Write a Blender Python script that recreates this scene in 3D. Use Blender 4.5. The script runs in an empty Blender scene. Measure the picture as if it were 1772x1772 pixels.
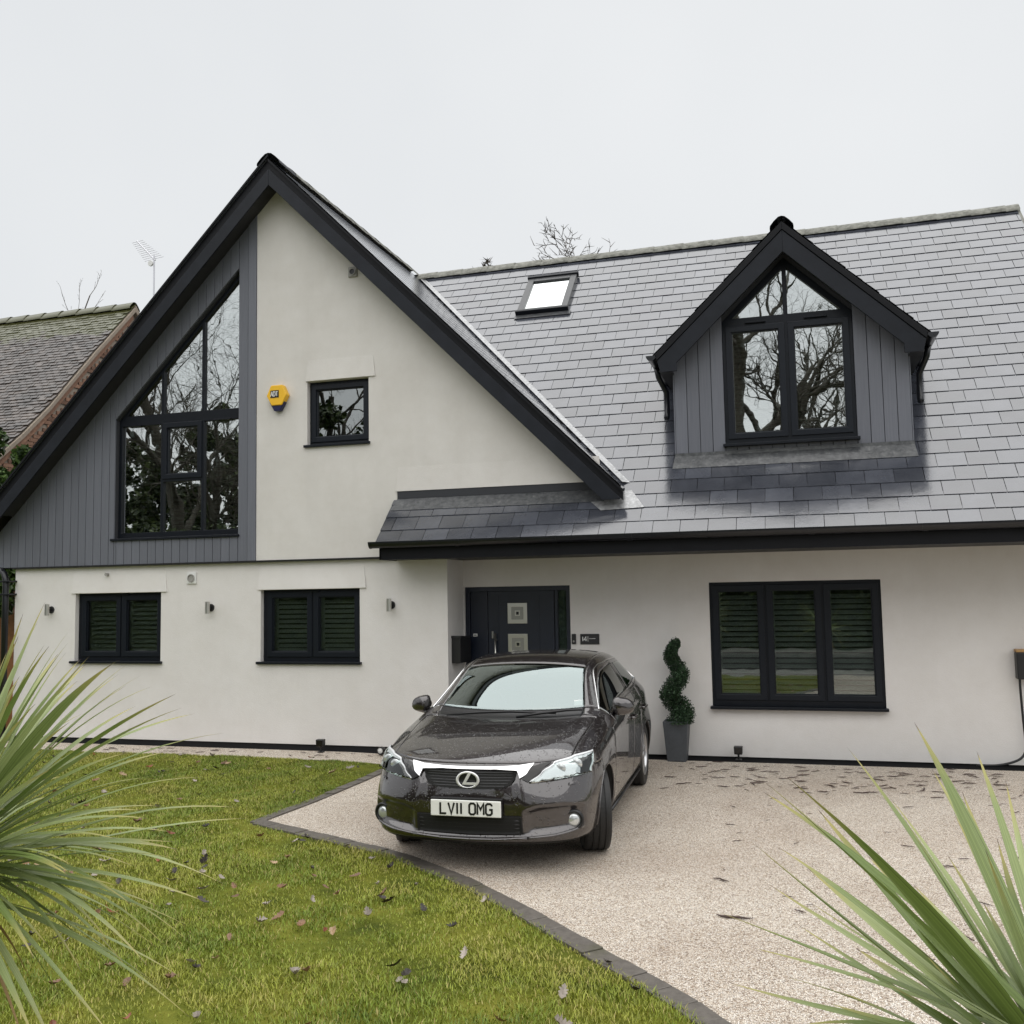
import bpy, bmesh, math, random
import numpy as np
from mathutils import Vector, Matrix, Euler
from mathutils.bvhtree import BVHTree
from mathutils.geometry import tessellate_polygon

scene = bpy.context.scene
COL = scene.collection
rnd = random.Random(7)
R = math.radians

# ------------------------------------------------------------------ camera
F_PX, YAW, PITCH, ROLL = 1688.6, 0.2874, 0.0819, -0.0177
CAM = Vector((4.142, -11.132, 2.048))
fwd = Vector((-math.sin(YAW)*math.cos(PITCH), math.cos(YAW)*math.cos(PITCH), math.sin(PITCH)))
r0 = fwd.cross(Vector((0, 0, 1))).normalized()
u0 = r0.cross(fwd)
rgt = r0*math.cos(ROLL) + u0*math.sin(ROLL)
upv = -r0*math.sin(ROLL) + u0*math.cos(ROLL)
cd = bpy.data.cameras.new('camera')
cam = bpy.data.objects.new('camera', cd)
COL.objects.link(cam)
m3 = Matrix((rgt, upv, -fwd)).transposed()
cam.matrix_world = Matrix.Translation(CAM) @ m3.to_4x4()
cd.sensor_fit = 'HORIZONTAL'
cd.sensor_width = 36
cd.lens = F_PX/1772*36
cd.clip_start = 0.05
cd.clip_end = 3000
scene.camera = cam
def px_at(px, py, depth):            # a point `depth` metres in front of the camera, used for measuring
    return CAM + (fwd + rgt*((px-886)/F_PX) + upv*((886-py)/F_PX))*depth
def to_px(p):
    q = Vector(p)-CAM
    z = q.dot(fwd)
    return (886+F_PX*q.dot(rgt)/z, 886-F_PX*q.dot(upv)/z, z) if z > .05 else (-9e9, -9e9, z)

# ------------------------------------------------------------------ world, sun, exposure
SUN_EL, SUN_AZ = 80, 10              # degrees; azimuth measured from -Y (behind the camera) towards +X
w = bpy.data.worlds.new('World')
scene.world = w
w.use_nodes = True
nt = w.node_tree
bg = nt.nodes['Background']
sky = nt.nodes.new('ShaderNodeTexSky')
sky.sky_type = 'NISHITA'
sky.sun_disc = False
sky.sun_elevation = R(SUN_EL)
sky.sun_rotation = R(180-SUN_AZ)
sky.air_density = 1.0
sky.dust_density = 5.0
mixs = nt.nodes.new('ShaderNodeMix'); mixs.data_type = 'RGBA'
mixs.inputs['Factor'].default_value = 0.93          # an even cloud deck hides nearly all of the clear sky
tcw = nt.nodes.new('ShaderNodeTexCoord')
cl = nt.nodes.new('ShaderNodeTexNoise'); cl.inputs['Scale'].default_value = 1.6; cl.inputs['Detail'].default_value = 4
crw = nt.nodes.new('ShaderNodeValToRGB')
crw.color_ramp.elements[0].position = .25; crw.color_ramp.elements[0].color = (3.80, 3.90, 3.96, 1)
crw.color_ramp.elements[1].position = .75; crw.color_ramp.elements[1].color = (4.38, 4.44, 4.45, 1)
nt.links.new(tcw.outputs['Generated'], cl.inputs['Vector'])
nt.links.new(cl.outputs['Fac'], crw.inputs['Fac'])
nt.links.new(sky.outputs['Color'], mixs.inputs['A'])
nt.links.new(crw.outputs['Color'], mixs.inputs['B'])
nt.links.new(mixs.outputs['Result'], bg.inputs['Color'])
bg.inputs['Strength'].default_value = 0.10

sd = bpy.data.lights.new('sun', 'SUN')
sun = bpy.data.objects.new('sun', sd)
COL.objects.link(sun)
sd.energy = 1.5
sd.angle = R(116)
sd.color = (1.0, .985, .96)
sdir = Vector((math.sin(R(SUN_AZ))*math.cos(R(SUN_EL)), -math.cos(R(SUN_AZ))*math.cos(R(SUN_EL)), math.sin(R(SUN_EL))))
sun.rotation_euler = sdir.to_track_quat('Z', 'Y').to_euler()
scene.view_settings.view_transform = 'Standard'
scene.view_settings.look = 'None'
scene.view_settings.gamma = 1
scene.view_settings.use_curve_mapping = False
scene.view_settings.exposure = 1.0
scene.render.engine = 'CYCLES'
scene.cycles.use_denoising = True
scene.cycles.max_bounces = 8
scene.cycles.transparent_max_bounces = 16

# ------------------------------------------------------------------ materials
MATS = {}
class NT:
    def __init__(s, name):
        s.m = bpy.data.materials.new(name); s.m.use_nodes = True
        s.t = s.m.node_tree; s.b = s.t.nodes['Principled BSDF']; s.out = s.t.nodes['Material Output']
        s._co = None
        MATS[name] = s.m
    def n(s, typ, **kw):
        nd = s.t.nodes.new('ShaderNode'+typ)
        for k, v in kw.items():
            if hasattr(nd, k) and k not in ('Scale',): setattr(nd, k, v)
            else: nd.inputs[k.replace('_', ' ')].default_value = v
        return nd
    def l(s, a, b): s.t.links.new(a, b)
    def co(s, which='Object'):
        if s._co is None: s._co = s.t.nodes.new('ShaderNodeTexCoord')
        return s._co.outputs[which]
    def pos(s):
        return s.n('NewGeometry').outputs['Position']
    def noise(s, scale, detail=4, rough=.5, vec=None, out='Fac'):
        nd = s.n('TexNoise', Scale=scale, Detail=detail, Roughness=rough)
        s.l(vec if vec is not None else s.pos(), nd.inputs['Vector'])
        return nd.outputs[out]
    def ramp(s, fac, stops):
        nd = s.n('ValToRGB'); e = nd.color_ramp.elements
        while len(e) < len(stops): e.new(.5)
        for el, (p, c) in zip(e, stops):
            el.position = p; el.color = (*c, 1) if len(c) == 3 else c
        s.l(fac, nd.inputs['Fac'])
        return nd.outputs['Color']
    def mix(s, fac, a, b, blend='MIX'):
        nd = s.t.nodes.new('ShaderNodeMix'); nd.data_type = 'RGBA'; nd.blend_type = blend
        for inp, v in (('Factor', fac), ('A', a), ('B', b)):
            if isinstance(v, (int, float)): nd.inputs[inp].default_value = v
            elif isinstance(v, tuple): nd.inputs[inp].default_value = (*v, 1)
            else: s.l(v, nd.inputs[inp])
        return nd.outputs['Result']
    def base(s, c):
        if isinstance(c, tuple): s.b.inputs['Base Color'].default_value = (*c, 1)
        else: s.l(c, s.b.inputs['Base Color'])
    def set(s, **kw):
        for k, v in kw.items():
            k = k.replace('_', ' ')
            if isinstance(v, (int, float)): s.b.inputs[k].default_value = v
            else: s.l(v, s.b.inputs[k])
    def bump(s, h, strength=.3, dist=.01, prev=None):
        nd = s.n('Bump', Strength=strength, Distance=dist)
        s.l(h, nd.inputs['Height'])
        if prev is not None: s.l(prev, nd.inputs['Normal'])
        return nd.outputs['Normal']
    def isl(s, lo=.85, hi=1.15):
        g = s.n('NewGeometry'); o = s.n('ObjectInfo')
        ad = s.n('Math', operation='ADD'); s.l(g.outputs['Random Per Island'], ad.inputs[0]); s.l(o.outputs['Random'], ad.inputs[1])
        fr = s.n('Math', operation='FRACT'); s.l(ad.outputs[0], fr.inputs[0])
        mr = s.n('MapRange'); s.l(fr.outputs[0], mr.inputs['Value']); mr.inputs['To Min'].default_value = lo; mr.inputs['To Max'].default_value = hi
        return mr.outputs['Result'], fr.outputs[0]
    def scaled(s, col, fac):
        return s.mix(1.0, col, fac, 'MULTIPLY')

def simple(name, col, rough=.5, metal=0, vary=.0, nscale=6, bump=0, bscale=200, spec=.5, coat=0, isl=0):
    q = NT(name)
    c = col
    if vary: c = q.ramp(q.noise(nscale, 6, .6), [(.25, tuple(x*(1-vary) for x in col)), (.75, tuple(min(1, x*(1+vary)) for x in col))])
    if isl: c = q.scaled(c, q.isl(1-isl, 1+isl)[0])
    q.base(c)
    q.set(Roughness=rough, Metallic=metal, Specular_IOR_Level=spec, Coat_Weight=coat)
    if bump: q.set(Normal=q.bump(q.noise(bscale, 3), bump, .004))
    return q.m

def glass(name, tint, refl, ior=1.5, wobble=.0, wscale=3., rough=.0, gcol=(.97, 1, .99)):
    q = NT(name)
    tr = q.n('BsdfTransparent'); tr.inputs['Color'].default_value = (*tint, 1)
    gl = q.n('BsdfGlossy', Roughness=rough); gl.inputs['Color'].default_value = (*gcol, 1)
    fr = q.n('Fresnel', IOR=ior)
    mr = q.n('MapRange'); q.l(fr.outputs[0], mr.inputs['Value']); mr.inputs['To Min'].default_value = refl
    mx = q.n('MixShader'); q.l(mr.outputs['Result'], mx.inputs['Fac']); q.l(tr.outputs[0], mx.inputs[1]); q.l(gl.outputs[0], mx.inputs[2])
    if wobble:
        nb = q.bump(q.noise(wscale, 2, .5), wobble, .02)
        q.l(nb, gl.inputs['Normal'])
    q.l(mx.outputs[0], q.out.inputs['Surface'])
    return q.m

# rendered walls: pale grey silicone render, lightly mottled
def render_mat(name, c0, c1):
    q = NT(name)
    big = q.noise(.9, 6, .65)
    c = q.ramp(big, [(.3, c0), (.5, tuple((a+b)/2 for a, b in zip(c0, c1))), (.72, c1)])
    c = q.scaled(c, q.ramp(q.noise(3.4, 7, .7), [(.30, (.965, .96, .95)), (.6, (1.01, 1.01, 1.01))]))
    sc = q.n('Mapping'); q.l(q.pos(), sc.inputs['Vector']); sc.inputs['Scale'].default_value = (3, 3, .35)
    st = q.noise(1.0, 5, .6, sc.outputs['Vector'])
    c = q.mix(q.ramp(st, [(.5, (0, 0, 0)), (.85, (.22, .22, .22))]), c, tuple(x*.84 for x in c0))
    q.base(c)
    q.set(Roughness=.9, Specular_IOR_Level=.2, Normal=q.bump(q.noise(130, 3), .55, .004, q.bump(q.noise(7, 4), .25, .01)))
    return q.m
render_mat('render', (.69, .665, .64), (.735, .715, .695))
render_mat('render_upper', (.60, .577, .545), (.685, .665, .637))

simple('anthracite', (.007, .009, .013), .38, vary=.15, nscale=9, spec=.22)
simple('anthracite_sash', (.009, .0115, .0165), .33, spec=.25)
simple('barge', (.0125, .0145, .0195), .40, vary=.25, nscale=5, bump=.05, spec=.2)
simple('barge_dark', (.0045, .005, .007), .5, vary=.2, spec=.2)
simple('gutter_black', (.006, .007, .010), .28, vary=.2, nscale=4)
simple('soffit', (.02, .02, .022), .6)
simple('plinth', (.008, .008, .009), .8)
q = NT('cladding')
mp = q.n('Mapping'); q.l(q.pos(), mp.inputs['Vector']); mp.inputs['Scale'].default_value = (60, 60, 2)
c = q.ramp(q.noise(1, 5, .6, mp.outputs['Vector']), [(.3, (.112, .119, .142)), (.7, (.135, .142, .168))])
q.base(q.scaled(c, q.isl(.93, 1.07)[0]))
q.set(Roughness=.55, Normal=q.bump(q.noise(1, 5, .6, mp.outputs['Vector']), .25, .002))
simple('cladding_back', (.03, .032, .038), .8)
# wet slates
q = NT('slate')
f, r_ = q.isl(.72, 1.28)
c = q.ramp(q.noise(5, 6, .6), [(.3, (.042, .046, .058)), (.7, (.064, .069, .084))])
q.base(q.scaled(c, f))
rg = q.n('MapRange'); q.l(r_, rg.inputs['Value']); rg.inputs['To Min'].default_value = .12; rg.inputs['To Max'].default_value = .15
q.set(Roughness=rg.outputs['Result'], IOR=2.2, Normal=q.bump(q.noise(55, 4, .6), .10, .003, q.bump(q.noise(6, 3), .10, .01)))
simple('slate_verge', (.06, .065, .08), .10, vary=.2, nscale=5)
MATS['slate_verge'].node_tree.nodes['Principled BSDF'].inputs['IOR'].default_value = 2.1
simple('lead_bright', (.34, .345, .35), .3, .5, vary=.45, nscale=24)
simple('underlay', (.006, .006, .007), .9)
q = NT('ridge_tile')
c = q.ramp(q.noise(14, 6, .7), [(.35, (.10, .10, .085)), (.65, (.26, .26, .23))])
q.base(c); q.set(Roughness=.8, Normal=q.bump(q.noise(60, 4), .4, .004))
q = NT('lead')
c = q.ramp(q.noise(16, 6, .7), [(.35, (.055, .058, .062)), (.62, (.12, .124, .128)), (.8, (.30, .305, .305))])
q.base(c); q.set(Roughness=.32, Metallic=.25, Normal=q.bump(q.noise(22, 5), .5, .008))
glass('pane_low', (.62, .66, .64), .10, 1.55, .035, 2.5)
glass('pane_high', (.72, .75, .73), .58, 1.6, .028, 3.0)
glass('pane_frost', (.30, .33, .32), .30, 1.6, .02, 3)
glass('pane_roof', (.35, .37, .36), .80, 1.6, .02, 2)
simple('shutter', (.76, .78, .75), .5)
simple('room', (.10, .10, .09), .9)
simple('blind', (.42, .46, .45), .8)
simple('door_paint', (.006, .010, .022), .4, vary=.15, nscale=12)
simple('steel', (.55, .54, .50), .3, 1.0, bump=.03, bscale=90)
simple('steel_dull', (.30, .30, .28), .42, .8)
simple('rooflight_grey', (.07, .072, .075), .35, .3)
simple('chrome', (.85, .85, .85), .16, 1.0)
simple('white_plastic', (.72, .72, .70), .45)
simple('grey_plastic', (.30, .29, .27), .5)
simple('black_plastic', (.010, .010, .011), .42)
simple('matte_black', (.006, .006, .006), .8)
simple('white_paint', (.80, .80, .78), .5)
simple('yellow_box', (.82, .47, .02), .32)
simple('navy_box', (.006, .008, .06), .3)
simple('oak_wood', (.38, .22, .08), .5, vary=.2, nscale=20)
# drive: wet resin-bound stone
q = NT('drive_gravel')
vo = q.n('TexVoronoi', Scale=125.0); q.l(q.pos(), vo.inputs['Vector'])
sep = q.n('SeparateColor'); q.l(vo.outputs['Color'], sep.inputs['Color'])
c = q.ramp(sep.outputs[0], [(0, (.20, .145, .10)), (.12, (.42, .33, .25)), (.30, (.66, .57, .46)), (.58, (.80, .72, .61)), (.82, (.87, .81, .72)), (1, (.92, .89, .83))])
ve = q.n('TexVoronoi', Scale=125.0, feature='DISTANCE_TO_EDGE'); q.l(q.pos(), ve.inputs['Vector'])
c = q.mix(q.ramp(ve.outputs['Distance'], [(.02, (1, 1, 1)), (.14, (0, 0, 0))]), c, (.10, .07, .05))
st = q.noise(.7, 6, .6)
c = q.mix(q.ramp(st, [(.42, (0, 0, 0)), (.70, (.6, .6, .6))]), c, q.scaled(c, (.70, .64, .60)))
q.base(c)
q.set(Roughness=.55, Specular_IOR_Level=.45, Normal=q.bump(ve.outputs['Distance'], .8, .004, q.bump(q.noise(2.5, 4), .3, .01)))
# soil / moss under the blades
q = NT('lawn_soil')
c = q.ramp(q.noise(1.6, 8, .65), [(.3, (.045, .06, .010)), (.5, (.12, .135, .018)), (.7, (.21, .20, .035))])
q.base(c); q.set(Roughness=.95, Specular_IOR_Level=.1, Normal=q.bump(q.noise(60, 5), .8, .02))
q = NT('grass')
f, r_ = q.isl(.6, 1.35)
c = q.ramp(q.noise(1.1, 6, .6), [(.25, (.085, .145, .014)), (.42, (.185, .250, .024)), (.57, (.30, .325, .042)), (.72, (.40, .36, .095))])
c = q.mix(q.ramp(r_, [(.86, (0, 0, 0)), (.9, (.8, .8, .8))]), c, (.30, .24, .09))
q.base(q.scaled(c, f)); q.set(Roughness=.45, Specular_IOR_Level=.35, Transmission_Weight=0)
q = NT('kerb')
c = q.ramp(q.noise(18, 6, .7), [(.3, (.075, .066, .056)), (.7, (.135, .120, .104))])
gm = q.noise(2.2, 5, .6)
c = q.mix(q.ramp(gm, [(.56, (0, 0, 0)), (.72, (.7, .7, .7))]), c, (.06, .06, .022))
q.base(q.scaled(c, q.isl(.93, 1.07)[0])); q.set(Roughness=.5, Normal=q.bump(q.noise(120, 4), .4, .003))
simple('ground', (.07, .085, .03), .95, vary=.3, nscale=.3)
q = NT('asphalt'); c = q.ramp(q.noise(90, 4), [(.3, (.035, .036, .038)), (.7, (.075, .076, .078))]); q.base(c); q.set(Roughness=.22, Normal=q.bump(q.noise(120, 3), .3, .003))
simple('pavement', (.26, .25, .23), .4, vary=.15, nscale=2)
for nm, cc in (('leaf_pale', (.29, .25, .21)), ('leaf_brown', (.19, .10, .05)), ('leaf_dark', (.030, .022, .016)), ('leaf_red', (.22, .065, .025)), ('leaf_tan', (.42, .29, .17))):
    q = NT(nm); c = q.ramp(q.noise(60, 4, .6), [(.3, tuple(x*.7 for x in cc)), (.7, tuple(x*1.15 for x in cc))]); q.base(q.scaled(c, q.isl(.75, 1.25)[0])); q.set(Roughness=.42)
simple('twig', (.045, .022, .015), .5, vary=.3, nscale=40)
simple('bark', (.045, .040, .030), .9, vary=.35, nscale=9, bump=.4, bscale=40)
simple('bark_far', (.075, .062, .052), .9, vary=.2, nscale=3)
simple('bark_cordyline', (.16, .12, .08), .9, vary=.3, nscale=18, bump=.6, bscale=40)
def leafmat(name, a, b, rough=.45, tr=.25):
    q = NT(name); f, r_ = q.isl(.7, 1.3)
    q.base(q.scaled(q.mix(r_, a, b), f)); q.set(Roughness=rough, Specular_IOR_Level=.4)
    return q.m
leafmat('evergreen', (.020, .045, .010), (.060, .105, .020))
leafmat('topiary', (.008, .024, .009), (.028, .062, .024), .6)
leafmat('hedge', (.015, .030, .008), (.05, .07, .015))
q = NT('cordyline')
at = q.n('Attribute'); at.attribute_name = 'along'
f, r_ = q.isl(.75, 1.25)
g = q.mix(r_, (.14, .20, .045), (.40, .46, .22))
mp = q.n('Attribute'); mp.attribute_name = 'across'
st = q.n('TexNoise', Scale=2.6, Detail=3.0); cv = q.n('CombineXYZ'); q.l(mp.outputs['Fac'], cv.inputs[0]); q.l(cv.outputs[0], st.inputs['Vector'])
g = q.scaled(g, q.ramp(st.outputs['Fac'], [(.38, (.62, .64, .60)), (.62, (1.25, 1.25, 1.18))]))
c = q.mix(q.ramp(at.outputs['Fac'], [(.72, (0, 0, 0)), (.93, (.9, .9, .9))]), g, (.42, .36, .12))
c = q.mix(q.ramp(at.outputs['Fac'], [(.95, (0, 0, 0)), (.985, (1, 1, 1))]), c, (.10, .06, .05))
q.base(c); q.set(Roughness=.36, Specular_IOR_Level=.5)
trn = q.n('BsdfTranslucent'); q.l(c, trn.inputs['Color'])
mx = q.n('MixShader'); mx.inputs[0].default_value = .22; q.l(q.b.outputs[0], mx.inputs[1]); q.l(trn.outputs[0], mx.inputs[2]); q.l(mx.outputs[0], q.out.inputs['Surface'])
simple('cordyline_dead', (.30, .20, .09), .7, isl=.3)
# neighbour's house
q = NT('old_tile')
c = q.ramp(q.noise(3, 6, .65), [(.3, (.018, .014, .011)), (.55, (.046, .034, .027)), (.75, (.10, .080, .066))])
sp = q.n('SeparateXYZ'); q.l(q.pos(), sp.inputs[0])
mr = q.n('MapRange'); q.l(sp.outputs['Z'], mr.inputs['Value']); mr.inputs['From Min'].default_value = 6.9; mr.inputs['From Max'].default_value = 8.1
mm = q.n('Math', operation='ADD'); q.l(mr.outputs[0], mm.inputs[0]); q.l(q.noise(2.2, 6, .7), mm.inputs[1])
c = q.mix(q.ramp(mm.outputs[0], [(.92, (0, 0, 0)), (1.22, (.95, .95, .95))]), q.scaled(c, q.isl(.6, 1.5)[0]), (.060, .062, .016))
q.base(c); q.set(Roughness=.34, IOR=1.5, Normal=q.bump(q.noise(35, 4), .5, .006))
q = NT('brick'); c = q.ramp(q.noise(20, 5, .6), [(.3, (.20, .105, .068)), (.7, (.31, .18, .12))]); q.base(q.scaled(c, q.isl(.6, 1.25)[0])); q.set(Roughness=.85, Normal=q.bump(q.noise(80, 4), .4, .004))
simple('mortar', (.30, .25, .20), .95, vary=.15, nscale=20)
simple('fence_wood', (.26, .11, .035), .7, vary=.3, nscale=12)
simple('aluminium', (.55, .55, .58), .35, .9)
# car
q = NT('car_paint')
vo = q.n('TexVoronoi', Scale=62.0); q.l(q.co(), vo.inputs['Vector'])
dr = q.ramp(vo.outputs['Distance'], [(.12, (1, 1, 1)), (.34, (0, 0, 0))])
msk = q.ramp(q.noise(24, 3, .5, q.co()), [(.48, (0, 0, 0)), (.62, (1, 1, 1))])
h = q.scaled(dr, msk)
q.base((.026, .0195, .0198)); q.set(Metallic=.7, Roughness=.34, Coat_Weight=1.0, Coat_Roughness=.02, Coat_IOR=1.85)
nb = q.bump(h, .55, .005)
q.l(nb, q.b.inputs['Coat Normal']); q.set(Normal=q.bump(h, .12, .003))
glass('windscreen', (.50, .55, .53), .26, 1.6, gcol=(.86, .98, .97))
glass('car_side_glass', (.06, .07, .07), .12, 1.6)
glass('lamp_lens', (.93, .95, .95), .03, 1.45)
simple('lamp_reflector', (.74, .75, .76), .32, .25, bump=.35, bscale=45)
simple('lamp_glass', (.60, .62, .62), .06, .6)
simple('amber', (.70, .28, .10), .25)
simple('badge_metal', (.80, .80, .80), .4, .5)
simple('car_black', (.006, .006, .007), .35)
simple('car_trim_gloss', (.010, .009, .009), .12)
simple('grille_grey', (.055, .055, .058), .35, .4)
simple('tyre', (.010, .010, .010), .55, bump=.2, bscale=90)
simple('alloy', (.50, .50, .51), .28, .9)
simple('plate_white', (.80, .80, .76), .35)
simple('plate_black', (.004, .004, .004), .4)
simple('cabin', (.02, .02, .021), .8)
M = MATS

# ------------------------------------------------------------------ mesh helpers
class MB:
    def __init__(s): s.v = []; s.f = []
    def add(s, vs, fs):
        o = len(s.v); s.v += [tuple(x) for x in vs]; s.f += [tuple(i+o for i in f) for f in fs]; return s
    def box(s, x0, x1, y0, y1, z0, z1):
        return s.add([(x, y, z) for z in (z0, z1) for y in (y0, y1) for x in (x0, x1)],
                     [(0, 2, 3, 1), (4, 5, 7, 6), (0, 1, 5, 4), (2, 6, 7, 3), (0, 4, 6, 2), (1, 3, 7, 5)])
    def prism(s, loops, axis, w0, w1):
        """polygon (first loop) with holes (the rest), in the plane across `axis`, from w0 to w1"""
        def P(u, v, w_): return (u, w_, v) if axis == 'Y' else ((w_, u, v) if axis == 'X' else (u, v, w_))
        pts = [p for L in loops for p in L]
        n = len(pts)
        tris = tessellate_polygon([[Vector((a, b, 0)) for a, b in L] for L in loops])
        vs = [P(a, b, w0) for a, b in pts] + [P(a, b, w1) for a, b in pts]
        fs = [tuple(t) for t in tris] + [tuple(i+n for i in reversed(t)) for t in tris]
        o = 0
        for L in loops:
            k = len(L)
            for i in range(k):
                j = (i+1) % k
                fs.append((o+i, o+j, o+j+n, o+i+n))
            o += k
        return s.add(vs, fs)
    def tube(s, path, rad, n=8, caps=True):
        path = [Vector(p) for p in path]; N = len(path)
        rad = rad if isinstance(rad, (list, tuple)) else [rad]*N
        vs = []; up = None
        for i, p in enumerate(path):
            t = (path[min(i+1, N-1)]-path[max(i-1, 0)]).normalized()
            if up is None:
                up = Vector((0, 0, 1)) if abs(t.z) < .9 else Vector((1, 0, 0))
            a = t.cross(up).normalized(); b = a.cross(t).normalized(); up = b
            for k in range(n):
                an = 2*math.pi*k/n
                vs.append(p + (a*math.cos(an)+b*math.sin(an))*rad[i])
        fs = [(i*n+k, i*n+(k+1) % n, (i+1)*n+(k+1) % n, (i+1)*n+k) for i in range(N-1) for k in range(n)]
        if caps: fs += [tuple(range(n-1, -1, -1)), tuple((N-1)*n+k for k in range(n))]
        return s.add(vs, fs)
    def lathe(s, prof, c, axis='Z', n=24, arc=None):
        """profile [(radius, height)] spun about `axis` through c"""
        c = Vector(c); vs = []
        for r_, h in prof:
            for k in range(n):
                a = 2*math.pi*k/n; u, v = r_*math.cos(a), r_*math.sin(a)
                vs.append(c + Vector({'Z': (u, v, h), 'Y': (u, h, v), 'X': (h, u, v)}[axis]))
        m = len(prof)
        fs = [(i*n+k, i*n+(k+1) % n, (i+1)*n+(k+1) % n, (i+1)*n+k) for i in range(m-1) for k in range(n)]
        return s.add(vs, fs)
    def build(s, name, mat, parent=None, smooth=False, bevel=0, fix=True, segs=2):
        me = bpy.data.meshes.new(name)
        me.from_pydata(s.v, [], s.f)
        if fix:
            bm = bmesh.new(); bm.from_mesh(me)
            bmesh.ops.recalc_face_normals(bm, faces=bm.faces); bm.to_mesh(me); bm.free()
        return link(name, me, mat, parent, smooth, bevel, segs)
def link(name, me, mat, parent=None, smooth=False, bevel=0, segs=2):
    if mat is not None and not me.materials: me.materials.append(M[mat] if isinstance(mat, str) else mat)
    o = bpy.data.objects.new(name, me); COL.objects.link(o)
    if parent is not None: o.parent = parent
    if smooth: me.polygons.foreach_set('use_smooth', [True]*len(me.polygons))
    if bevel:
        b = o.modifiers.new('bevel', 'BEVEL'); b.width = bevel; b.segments = segs; b.limit_method = 'ANGLE'; b.angle_limit = R(35)
    return o
def thing(name, label, cat, loc=(0, 0, 0), rz=0, group=None):
    o = bpy.data.objects.new(name, None); COL.objects.link(o)
    o.location = loc; o.rotation_euler = (0, 0, rz); o.empty_display_size = .2
    return tag(o, label, cat, group)
def tag(o, label, cat, group=None):
    o['label'] = label; o['category'] = cat
    if group: o['group'] = group
    return o
def struct(o): o['kind'] = 'structure'; return o
def stuff(o, label=None, cat=None):
    o['kind'] = 'stuff'
    if label: o['label'] = label; o['category'] = cat
    return o
def inset(poly, d):
    """shrink a convex counter-clockwise polygon by d (number, or one per edge)"""
    n = len(poly); ds = d if isinstance(d, (list, tuple)) else [d]*n
    lines = []
    for i in range(n):
        (x0, y0), (x1, y1) = poly[i], poly[(i+1) % n]
        L = math.hypot(x1-x0, y1-y0); nx, ny = -(y1-y0)/L, (x1-x0)/L
        lines.append((nx, ny, nx*x0+ny*y0+ds[i]))
    out = []
    for i in range(n):
        a, b = lines[i-1], lines[i]
        det = a[0]*b[1]-a[1]*b[0]
        out.append(((a[2]*b[1]-a[1]*b[2])/det, (a[0]*b[2]-a[2]*b[0])/det))
    return out
def rect(x0, x1, z0, z1): return [(x0, z0), (x1, z0), (x1, z1), (x0, z1)]
def sstep(a, b, x):
    t = min(1, max(0, (x-a)/(b-a))); return t*t*(3-2*t)
def fast_mesh(name, verts, faces, mat, parent=None):
    """numpy verts (n,3), faces (m,k)"""
    me = bpy.data.meshes.new(name)
    verts = np.asarray(verts, np.float32); faces = np.asarray(faces, np.int32)
    me.vertices.add(len(verts)); me.vertices.foreach_set('co', verts.ravel())
    k = faces.shape[1]
    me.loops.add(faces.size); me.loops.foreach_set('vertex_index', faces.ravel())
    me.polygons.add(len(faces)); me.polygons.foreach_set('loop_start', np.arange(0, faces.size, k, dtype=np.int32))
    me.update(calc_edges=True); me.validate()
    return link(name, me, mat, parent)

# stroke lettering: each glyph is a list of polylines on a 1 x 2 grid
GLYPH = {
 'L': [[(0, 2), (0, 0), (1, 0)]],
 'V': [[(0, 2), (.5, 0), (1, 2)]],
 '1': [[(.5, 2), (.5, 0)]],
 'O': [[(.25, 0), (.75, 0), (1, .3), (1, 1.7), (.75, 2), (.25, 2), (0, 1.7), (0, .3), (.25, 0), (.4, 0)]],
 'M': [[(0, 0), (0, 2), (.5, .9), (1, 2), (1, 0)]],
 'G': [[(1, 1.6), (.95, 1.8), (.75, 2), (.25, 2), (0, 1.7), (0, .3), (.25, 0), (.75, 0), (1, .3), (1, .95), (.55, .95)]],
 'A': [[(0, 0), (.5, 2), (1, 0)], [(.2, .7), (.8, .7)]],
 'D': [[(0, 0), (.55, 0), (.9, .35), (1, 1), (.9, 1.65), (.55, 2), (0, 2), (0, 0), (.2, 0)]],
 'T': [[(0, 2), (1, 2)], [(.5, 2), (.5, 0)]],
 '4': [[(.75, 0), (.75, 2), (0, .6), (1, .6)]],
 '|': [[(.5, -.2), (.5, 2.2)]], ' ': []}
def strokes(mb, text, x, z, w_, h, gap, sw, y0, y1, widths={}):
    """lettering in the XZ plane facing -Y, lower left corner at (x, z)"""
    for ch in text:
        cw = w_*widths.get(ch, 1)
        for pl in GLYPH[ch]:
            pts = [Vector((x+a*cw, z+b*h/2)) for a, b in pl]
            L, Rr = [], []
            for i, p in enumerate(pts):
                d0 = (p-pts[i-1]).normalized() if i else (pts[1]-p).normalized()
                d1 = (pts[i+1]-p).normalized() if i < len(pts)-1 else d0
                t = (d0+d1)
                if t.length < .05: t = d0
                t.normalize(); nrm = Vector((-t.y, t.x)); k = min(2.2, 1/max(.3, nrm.dot(Vector((-d0.y, d0.x)))))
                L.append(p+nrm*sw/2*k); Rr.append(p-nrm*sw/2*k)
            n = len(pts); vs = [(a.x, y0, a.y) for a in L+Rr]+[(a.x, y1, a.y) for a in L+Rr]
            fs = []
            for i in range(n-1):
                fs += [(i, i+1, n+i+1, n+i), (2*n+i, 3*n+i, 3*n+i+1, 2*n+i+1), (i, 2*n+i, 2*n+i+1, i+1), (n+i, n+i+1, 3*n+i+1, 3*n+i)]
            fs += [(0, n, 3*n, 2*n), (n-1, 3*n-1, 4*n-1, 2*n-1)]
            mb.add(vs, fs)
        x += cw+gap
    return x

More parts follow.
